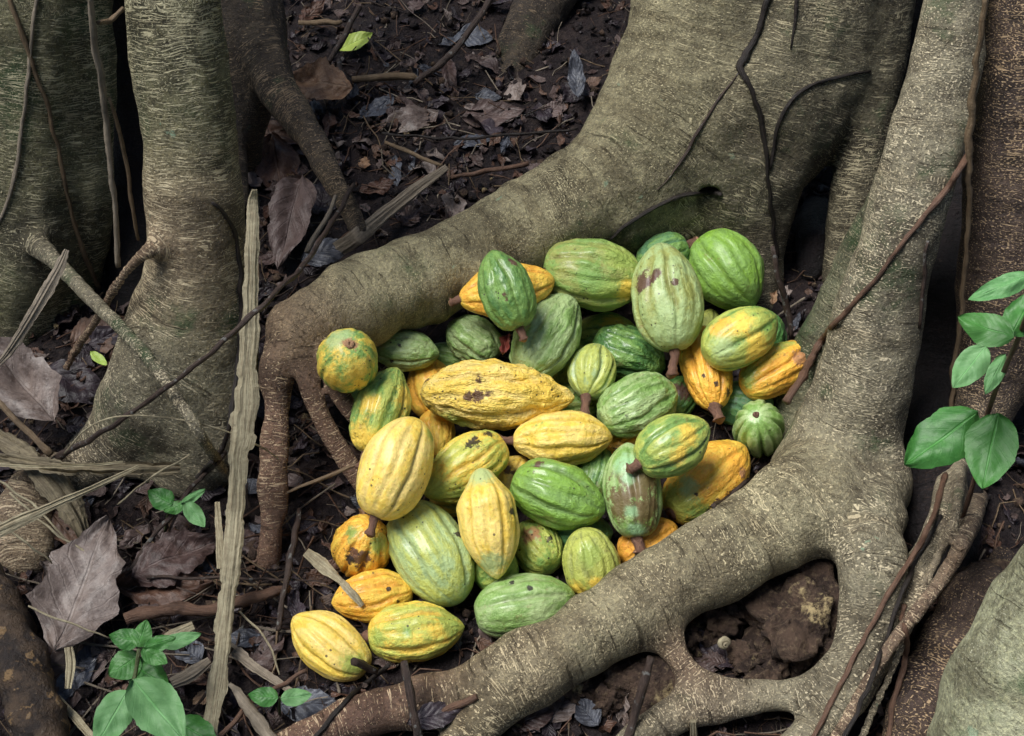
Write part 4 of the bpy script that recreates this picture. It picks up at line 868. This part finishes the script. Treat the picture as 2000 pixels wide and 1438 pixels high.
rock(1500, 1165, 40, 26, .02, .03, 'dark clod tucked beneath the pale root above the mound', 29, amp=.5, name='soil_clod', cat='soil clod')
rock(1288, 1345, 88, 70, .0, .045, 'low crumbly soil mound under the pale root by the standing stick', 8)
rock(1150, 1330, 60, 40, -0.0 + .0, .02, 'flat patch of pale crumbly soil just under the pale root', 12)
rock(1930, 1180, 90, 70, .03, .06, 'dark lumpy soil mound behind the pale corner root', 15)
for i, (x, y, r_, lb) in enumerate(((1400, 1215, 30, 'dark crumb of soil directly under the middle of the pale root'), (1442, 1190, 26, 'small dark clod at the top left of the root loop'), (1500, 1325, 30, 'brown clod lying on the lower rim inside the root loop'),
        (1610, 1310, 28, 'dark clod in the lower right bend of the root loop'), (1335, 1250, 26, 'dark clod beside the thin cross root'), (1215, 1330, 34, 'pale clod of rotten wood left of the standing stick'), (1120, 1352, 26, 'small clod of rotten wood near the root fork'), (1185, 1372, 20, 'pale crumb of rotten wood above the wet leaves'))):
    rock(x, y, r_ * 1.3, r_, .012, .026, lb, 40 + i * 3, amp=.6, name='soil_clod', cat='soil clod', nu=40, nv=24)
_l = twig('rotten_log', 'dark rotten log in the bottom left corner', 'log', [(-45, 1120, 44, .05), (10, 1220, 48, .05), (50, 1330, 50, .05), (95, 1480, 52, .04)], 'log', 3, knob=.12, wig=3, nseg=20, snap=30)
rows = []
for k in range(50):
    f = k / 49; a = f * 13; rr = .0065 * (1 - f) ** 1.1 + .0004; rows.append((math.cos(a) * rr, math.sin(a) * rr, .013 * f, rr * .75))
sh = link('snail_shell', tube_mesh('snail_shell', rows, 10, .0), M['straw']); sh.location = tuple(at(1412, 1256, .04)[0]); sh.rotation_euler = (.9, .3, 0); tag(sh, 'small pale snail shell lying among wet leaves inside the root loop', 'snail shell')

# --- single dead leaves one can point at
def dl(px, py, l, w_, ang, mat, label, v=None, seed=None, **k):
    seed = seed or len(bpy.data.objects) % 211 + 3
    kw = dict(nx=26, ny=12, curl=.22, fold=.18, jag=.16, wave=.10); kw.update(k)
    return leaf(px, py, l, w_, ang, v, mat, label, 'dead leaf', seed=seed, name='dead_leaf', off=.012, **kw)
dl(165, 1145, 270, 165, 68, 'leafG', 'biggest grey brown dead leaf curled at the lower left', v=.055, face=.3, wave=.10, fold=.3, jag=.22, curl=.2)
dl(150, 1300, 190, 125, 255, 'leafP', 'mottled brown dead leaf poking out below the biggest grey one', face=.3)
dl(40, 745, 210, 120, 130, 'leafG', 'curled grey brown dead leaf against the mossy tree', v=.13, face=.4, wave=.11, fold=.35, jag=.25)
dl(345, 1085, 190, 105, 25, 'leafP', 'brown ribbed dead leaf behind the dark thin twig', face=.25, v=.035, wave=.12, jag=.25)
dl(325, 1155, 190, 80, 5, 'leafB', 'crumpled pinkish brown dead leaf above the straight reddish stick', wave=.16)
dl(470, 1070, 90, 60, 20, 'leafP', 'purple brown dead leaf half behind the palm strip')
dl(625, 165, 130, 95, 170, 'leafT', 'curled tan dead leaf at the top beside the shaded root', face=.35, jag=.3, wave=.15, v=.05)
dl(567, 430, 190, 95, 255, 'leafP', 'long folded purple brown dead leaf above the root knuckle', face=.35, fold=.5, v=.06)
dl(545, 345, 130, 90, 280, 'leafB', 'reddish brown dead leaf beside the palm strip tip')
dl(530, 272, 150, 60, 355, 'leafB', 'dark red dead leaf in the hollow behind the flared tree')
dl(632, 400, 90, 75, 80, 'leafD', 'rounded dark dead leaf next to the shaded root end')
dl(640, 490, 110, 55, 20, 'leafS', 'slate dark dead leaf under the split stick', v=.05)
dl(1125, 145, 95, 36, 95, 'leafS', 'narrow bluish dead leaf standing below the short leaning trunk', face=.6, v=.05)
dl(1125, 190, 55, 50, 200, 'leafD', 'dark round dead leaf under the narrow bluish one')
dl(735, 222, 75, 40, 200, 'leafS', 'small bluish grey dead leaf in the middle of the litter')
dl(800, 245, 120, 60, 190, 'leafG', 'ragged grey dead leaf in the litter above the hair thin twig')
dl(965, 235, 130, 60, 15, 'leafP', 'pinkish grey dead leaf above the buttress root curve')
dl(925, 285, 90, 32, 20, 'leafS', 'slim slate dead leaf below the hair thin twig')
dl(712, 328, 42, 26, 85, 'leafT', 'little orange tan leaf scrap on dark soil', jag=.5)
dl(955, 198, 50, 34, 10, 'leafS', 'small wet bluish leaf near the brown slanting twig')
dl(880, 160, 70, 30, 280, 'leafP', 'curled brown leaf below the brown slanting twig', fold=.6)
dl(1080, 225, 60, 40, 60, 'leafP', 'pale brown leaf scrap beside the broad root')
dl(930, 80, 70, 50, 10, 'leafS', 'grey leaf at the foot of the short leaning trunk')
dl(177, 1292, 75, 50, 80, 'leafS', 'slate blue dead leaf with clear veins beside the stiff chip', face=.4)
dl(392, 1120, 60, 52, 20, 'leafS', 'small slate leaf on the brown ribbed one')
dl(368, 1275, 75, 50, 130, 'leafS', 'dull violet leaf next to the whorled seedling')
dl(480, 1256, 100, 36, 175, 'leafS', 'curled dark slate leaf right of the palm strip')
dl(492, 960, 50, 84, 85, 'leafS', 'grey dead leaf between the palm strip and the upright root')
dl(1095, 1385, 95, 60, 60, 'leafG', 'pinkish grey leaf on the wet soil under the pale root')
dl(1145, 1400, 80, 50, 120, 'leafS', 'wet bluish leaf under the pale root')
dl(1040, 1415, 100, 50, 30, 'leafP', 'brown leaf in the fork of the pale root')
dl(195, 665, 110, 90, 30, 'leafB', 'brown dead leaf in shadow between the left trunks')
dl(150, 760, 130, 80, 340, 'leafD', 'dark dead leaf under the mossy tree')
dl(1430, 1290, 80, 50, 200, 'leafD', 'dark wet leaf inside the root loop')
dl(1385, 1300, 70, 40, 150, 'leafP', 'brown leaf inside the root loop near the snail shell')
dl(105, 1030, 150, 60, 320, 'leafB', 'brown curled bark scrap beside the bent sheath', face=.3)
dl(610, 1385, 110, 60, 10, 'leafS', 'dark slate leaf at the end of the lowest root')
dl(1750, 1330, 80, 40, 70, 'leafD', 'dark leaf in the gap by the knotted root')
dl(860, 1190 + 200, 110, 45, 10, 'leafD', 'dark leaf under the reddish stick by the root fork')
dl(393, 1370, 36, 26, 200, 'leafT', 'tiny yellow leaf scrap at the bottom beside the palm strip', jag=.4)
o = leaf(695, 96, 88, 42, 42, None, 'ygreen', 'fresh fallen yellow green leaf with a bitten end near the top', 'fallen leaf', face=.3, seed=5, name='fallen_leaf', off=.02, nx=26, ny=12, jag=.08, curl=.15, wave=.05)
o = leaf(196, 716, 30, 18, 0, None, 'ygreen', 'tiny yellow leaf lying beside the flared trunk foot', 'fallen leaf', face=.3, seed=7, name='fallen_leaf', off=.02)
for (x, y, l, m_, lb) in ((1512, 582, 30, 'leafT', 'orange brown withered flower scrap above the yellow and green pod'), (988, 672, 44, 'leafR', 'reddish curled husk scrap between the two pale green pods'), (708, 1000, 26, 'leafT', 'pale torn fibre scrap at the stem of the smooth yellow pod')):
    if m_ == 'leafR': M['leafR'] = leaf_mat('red_husk', (.28, .06, .04), (.34, .10, .07), (.16, .04, .03))
    leaf(x, y, l, l * .5, 70, .16 if x != 708 else .08, m_, lb, 'husk scrap', face=.5, seed=9, name='husk_scrap', fold=.8, jag=.5, wave=.3)

# --- seedlings
def seedling(label, base, stem, leaves, hw=4, mat='green', stem_mat='stemG'):
    b, t = put(*base); b = Vector((b[0], b[1], 0)); root = tag(empty('seedling', b), label, 'seedling')
    rows = []
    for (x, y, v) in stem: P, t = put(x, y, v); rows.append((*(P - np.array(b)), hw * t / F))
    link('stem', tube_mesh('stem', spline(rows, .012), 8, .08, 3), M[stem_mat], root)
    for i, (x, y, l, w_, a, v, fc, rl, m_) in enumerate(leaves):
        leaf(x, y, l, w_, a, v, m_, face=fc, seed=i * 2 + 21, parent=root, roll=rl, nx=22, ny=10, curl=.14, fold=-.12, jag=.07, wave=.09, round_=.45)
seedling('leafy seedling with whorls of soft green leaves at the lower left', (262, 1400, .0), [(262, 1400, .0), (258, 1352, .13), (265, 1310, .14), (272, 1268, .16)], [
    (243, 1247, 62, 42, 168, .16, .5, 0, 'green'), (278, 1238, 56, 42, 72, .16, .5, 0, 'green'), (312, 1256, 66, 34, 18, .16, .5, 0, 'green'), (302, 1282, 58, 34, 330, .155, .5, 0, 'green'), (242, 1300, 72, 62, 215, .13, .4, 0, 'green'),
    (290, 1318, 90, 60, 330, .12, .4, 0, 'green'), (352, 1250, 86, 30, 15, .12, .4, 0, 'green2'), (219, 1402, 128, 78, 240, .17, .6, 0, 'green2'), (310, 1388, 158, 92, 310, .18, .6, 0, 'green2'), (385, 1432, 90, 60, 330, .05, .4, 0, 'green')], hw=4)
seedling('small seedling with four little green leaves left of the palm strip', (322, 1040, 0.), [(322, 1040, .0), (328, 1008, .05), (335, 985, .08), (352, 980, .085)], [
    (313, 972, 56, 44, 150, .09, .5, 0, 'green'), (340, 992, 44, 26, 200, .085, .5, 0, 'green'), (378, 970, 56, 20, 32, .09, .5, 0, 'green2'), (381, 1006, 62, 34, 308, .085, .5, 0, 'green2')], hw=3)
seedling('tiny two leaved seedling beside the end of the lowest root', (546, 1395, 0.), [(546, 1395, 0.), (546, 1362, .06)], [
    (514, 1360, 60, 38, 174, .065, .5, 0, 'green'), (579, 1361, 62, 34, 8, .065, .5, 0, 'green2')], hw=3)
seedling('tall seedling with broad green leaves before the red bark trunk', (1905, 960, 0.05), [(1880, 1010, .12), (1905, 930, .26), (1926, 820, .40), (1950, 750, .50), (1985, 670, .60), (2012, 600, .68)], [
    (1952, 562, 134, 46, 202, .72, .6, 0, 'green2'), (1925, 640, 116, 72, 160, .64, .6, 0, 'green'), (1998, 612, 96, 66, 62, .64, .5, 0, 'green'), (1893, 718, 104, 60, 232, .53, .6, 0, 'green2'), (1943, 732, 88, 34, 243, .53, .6, 0, 'green2'),
    (1838, 858, 178, 104, 216, .40, .6, 0, 'green'), (1934, 882, 152, 100, 258, .41, .6, 0, 'green')], hw=5, stem_mat='twigR')

# --- scattered dead leaves (individual) and the fine debris under them
LM = []
for i in range(16):
    mt = ('leafD', 'leafP', 'leafD', 'leafD', 'leafG', 'leafB', 'leafP', 'leafS')[i % 8]
    me = leaf_mesh('dead_leaf', 1., .42 + .05 * (i % 5), 50 + i * 3, nx=14, ny=7, curl=.3, fold=.25, jag=.35, wave=.2); me.materials.append(M[mt]); LM.append(me)
rg = random.Random(5); n = 0
while n < 280:
    px, py = rg.uniform(-30, 2030), rg.uniform(-30, 1460)
    if 760 < px < 1450 and 560 < py < 1180: continue
    z0 = .0; P, t = at_height(px, py, .01)
    if P[1] > 3.2: continue
    g_ = gh(P[0], P[1]); q = np.array([[P[0], P[1], g_ + .012]])
    if solid_dist(q)[0] < .012: continue
    o = bpy.data.objects.new('dead_leaf', LM[rg.randrange(16)]); col.objects.link(o)
    s_ = rg.uniform(.028, .085) * (1.2 if rg.random() < .2 else 1); o.scale = (s_, s_ * rg.uniform(.7, 1.2), s_)
    o.location = (P[0], P[1], g_ + rg.uniform(.006, .018)); o.rotation_euler = (rg.gauss(0, .35), rg.gauss(0, .35), rg.uniform(0, 6.3))
    tag(o, 'small dark dead leaf lying flat among many on the shaded soil', 'dead leaf', 'dead leaves scattered over the soil'); n += 1
TM = []
for i in range(8):
    rows = [((k / 6 - .5), mn.noise(Vector((k * .4, i, 0))) * .14, mn.noise(Vector((k * .5, i, 9))) * .04, .016 * (1 - k * .08)) for k in range(7)]
    me = tube_mesh('twig', spline(rows, .04), 7, .2, i); me.materials.append(M[('twigD', 'twigR', 'straw2', 'twigT')[i % 4]]); TM.append(me)
n = 0
while n < 215:
    px, py = (rg.uniform(-30, 2030), rg.uniform(-30, 1460)) if n % 2 else (rg.uniform(0, 700), rg.uniform(850, 1450)); P, t = at_height(px, py, .01)
    if P[1] > 3.2: continue
    g_ = gh(P[0], P[1]); a = rg.uniform(0, 6.3); L = rg.uniform(.05, .24)
    q = np.array([[P[0] + math.cos(a) * L * f, P[1] + math.sin(a) * L * f, g_ + .012] for f in (-.5, -.25, 0, .25, .5)])
    if solid_dist(q).min() < .006: continue
    o = bpy.data.objects.new('twig', TM[rg.randrange(8)]); col.objects.link(o); k_ = rg.uniform(.3, .8); o.scale = (L, L * k_, L * k_)
    o.location = (P[0], P[1], g_ + .014); o.rotation_euler = (0, rg.gauss(0, .1), a); tag(o, 'thin twig lying among many on the shaded soil', 'twig', 'twigs scattered over the soil'); n += 1
def debris(name, count, mats, size, kindf, seed, ylim=3.3):
    rg = random.Random(seed); V_ = []; Fq = []; A = []; MI = []; o_ = 0; c = 0
    while c < count:
        x = rg.uniform(-1.5, 1.5); y = .5 + (ylim - .5) * rg.random() ** 1.15
        g_ = gh(x, y)
        if solid_dist(np.array([[x, y, g_ + .012]]))[0] < -.004: continue
        s_ = size[0] + (size[1] - size[0]) * rg.random() ** 2; v, f, a = kindf(rg)
        e = Matrix.Rotation(rg.uniform(0, 6.3), 3, 'Z') @ Matrix.Rotation(rg.gauss(0, .5), 3, 'X') @ Matrix.Rotation(rg.gauss(0, .4), 3, 'Y')
        E = np.array(e) * s_; v = v @ E.T + np.array([x, y, g_ + rg.uniform(0, .012)])
        V_.append(v); Fq.append(f + o_); A.append(a); MI += [rg.randrange(len(mats))] * len(f); o_ += len(v); c += 1
    me = mesh(name, np.vstack(V_), np.vstack(Fq)); attr(me, 'lf', np.vstack(A)); attr(me, 'bk', np.vstack(A) * .1)
    for m_ in mats: me.materials.append(M[m_])
    me.polygons.foreach_set('material_index', MI); return tag(link(name, me), kind='stuff')
FR = []
for i in range(24):
    v, f, a = leaf_geo(1., .35 + .08 * (i % 6), 200 + i, nx=5, ny=3, curl=.5, fold=.3, jag=.6, wave=.3); FR.append((np.array(v), np.array(f), np.array(a)))
debris('leaf_litter', 11000, ('leafD', 'leafD', 'leafP', 'leafB', 'leafP', 'leafB', 'leafD', 'leafG'), (.010, .05), lambda r: FR[r.randrange(24)], 3)
SP = []
for i in range(12):
    g3 = np.random.default_rng(i); n_ = 5; c_ = np.cumsum(g3.normal(0, .07, (n_, 2)), 0); v = []; 
    for k in range(n_):
        for a in range(3): v.append((k / (n_ - 1) - .5, c_[k, 0] + .016 * math.cos(a * 2.09), c_[k, 1] * .5 + .016 * math.sin(a * 2.09)))
    f = [(k * 3 + a, k * 3 + (a + 1) % 3, (k + 1) * 3 + (a + 1) % 3, (k + 1) * 3 + a) for k in range(n_ - 1) for a in range(3)]
    SP.append((np.array(v), np.array(f), np.array([(p[0], p[1], .5) for p in v])))
debris('twig_debris', 8000, ('twigD', 'twigR', 'straw2', 'twigT', 'twigR'), (.02, .12), lambda r: SP[r.randrange(12)], 4)
CR = []
for i in range(8):
    g3 = np.random.default_rng(50 + i); v = np.array([(x, y, z) for x in (-1, 1) for y in (-1, 1) for z in (-1, 1)], float) * .5 + g3.normal(0, .16, (8, 3))
    f = np.array([(0, 1, 3, 2), (4, 6, 7, 5), (0, 4, 5, 1), (2, 3, 7, 6), (0, 2, 6, 4), (1, 5, 7, 3)]); CR.append((v, f, np.abs(v)))
debris('soil_crumbs', 9000, ('ground', 'ground', 'clod', 'leafD'), (.003, .014), lambda r: CR[r.randrange(8)], 6)
# unseen leaf ring added to block low sky light and deepen the shade
M['sky_blocker'] = leaf_mat('sky_blocker_leaf', (.018, .05, .014), (.03, .075, .02), (.05, .09, .03), veins=False)
rg = random.Random(9); V_ = []; Fq = []
for i in range(6500):
    a = rg.uniform(0, 6.283); r_ = rg.uniform(4.2, 6.2); z = rg.uniform(0, 7.5) 
    if z > 5: r_ = rg.uniform(2.6, 6)
    c_ = Vector((math.sin(a) * r_, 1.2 + math.cos(a) * r_, z)); e = Matrix.Rotation(rg.uniform(0, 6.3), 3, 'Z') @ Matrix.Rotation(rg.gauss(.6, .6), 3, 'X'); s_ = rg.uniform(.15, .38)
    if z > 5 and (c_ - Vector((-.6, 1.2, z))).length < 3.0: continue
    k = len(V_)
    for (u, v) in ((-1, 0), (-.3, -.45), (.5, -.4), (1, 0), (.5, .4), (-.3, .45)): V_.append(c_ + e @ Vector((u * s_, v * s_, -.15 * u * u * s_)))
    Fq.append(tuple(range(k, k + 6)))
me = mesh('sky_blocking_foliage', V_, Fq); attr(me, 'lf', np.zeros((len(V_), 3))); tag(link('sky_blocking_foliage', me, M['sky_blocker']), kind='stuff')
print('litter done', round(time.time() - T0, 1))
# ------------------------------------------------------------------ light
wd = bpy.data.worlds.new('World'); scene.world = wd; wd.use_nodes = True; nt = wd.node_tree
sky = nt.nodes.new('ShaderNodeTexSky'); sky.sky_type = 'NISHITA'; sky.sun_disc = False
SE, SA = R(63), R(-94)       # sun height; direction it comes from, measured from -Y (the camera side) towards -X
sv = Vector((math.sin(SA) * math.cos(SE), -math.cos(SA) * math.cos(SE), math.sin(SE)))
sky.sun_elevation = SE; sky.sun_rotation = math.atan2(sv.x, sv.y)
bg = nt.nodes['Background']; nt.links.new(sky.outputs[0], bg.inputs[0]); bg.inputs[1].default_value = .065
sl = bpy.data.lights.new('sun', 'SUN'); so = bpy.data.objects.new('sun', sl); col.objects.link(so)
sl.energy = 2.8; sl.angle = R(36); sl.color = (1, .98, .93); so.rotation_euler = sv.to_track_quat('Z', 'Y').to_euler()
vs = scene.view_settings; vs.view_transform = 'Standard'; vs.look = 'None'; vs.exposure = 1.45; vs.gamma = 1
print('script total', round(time.time() - T0, 1))
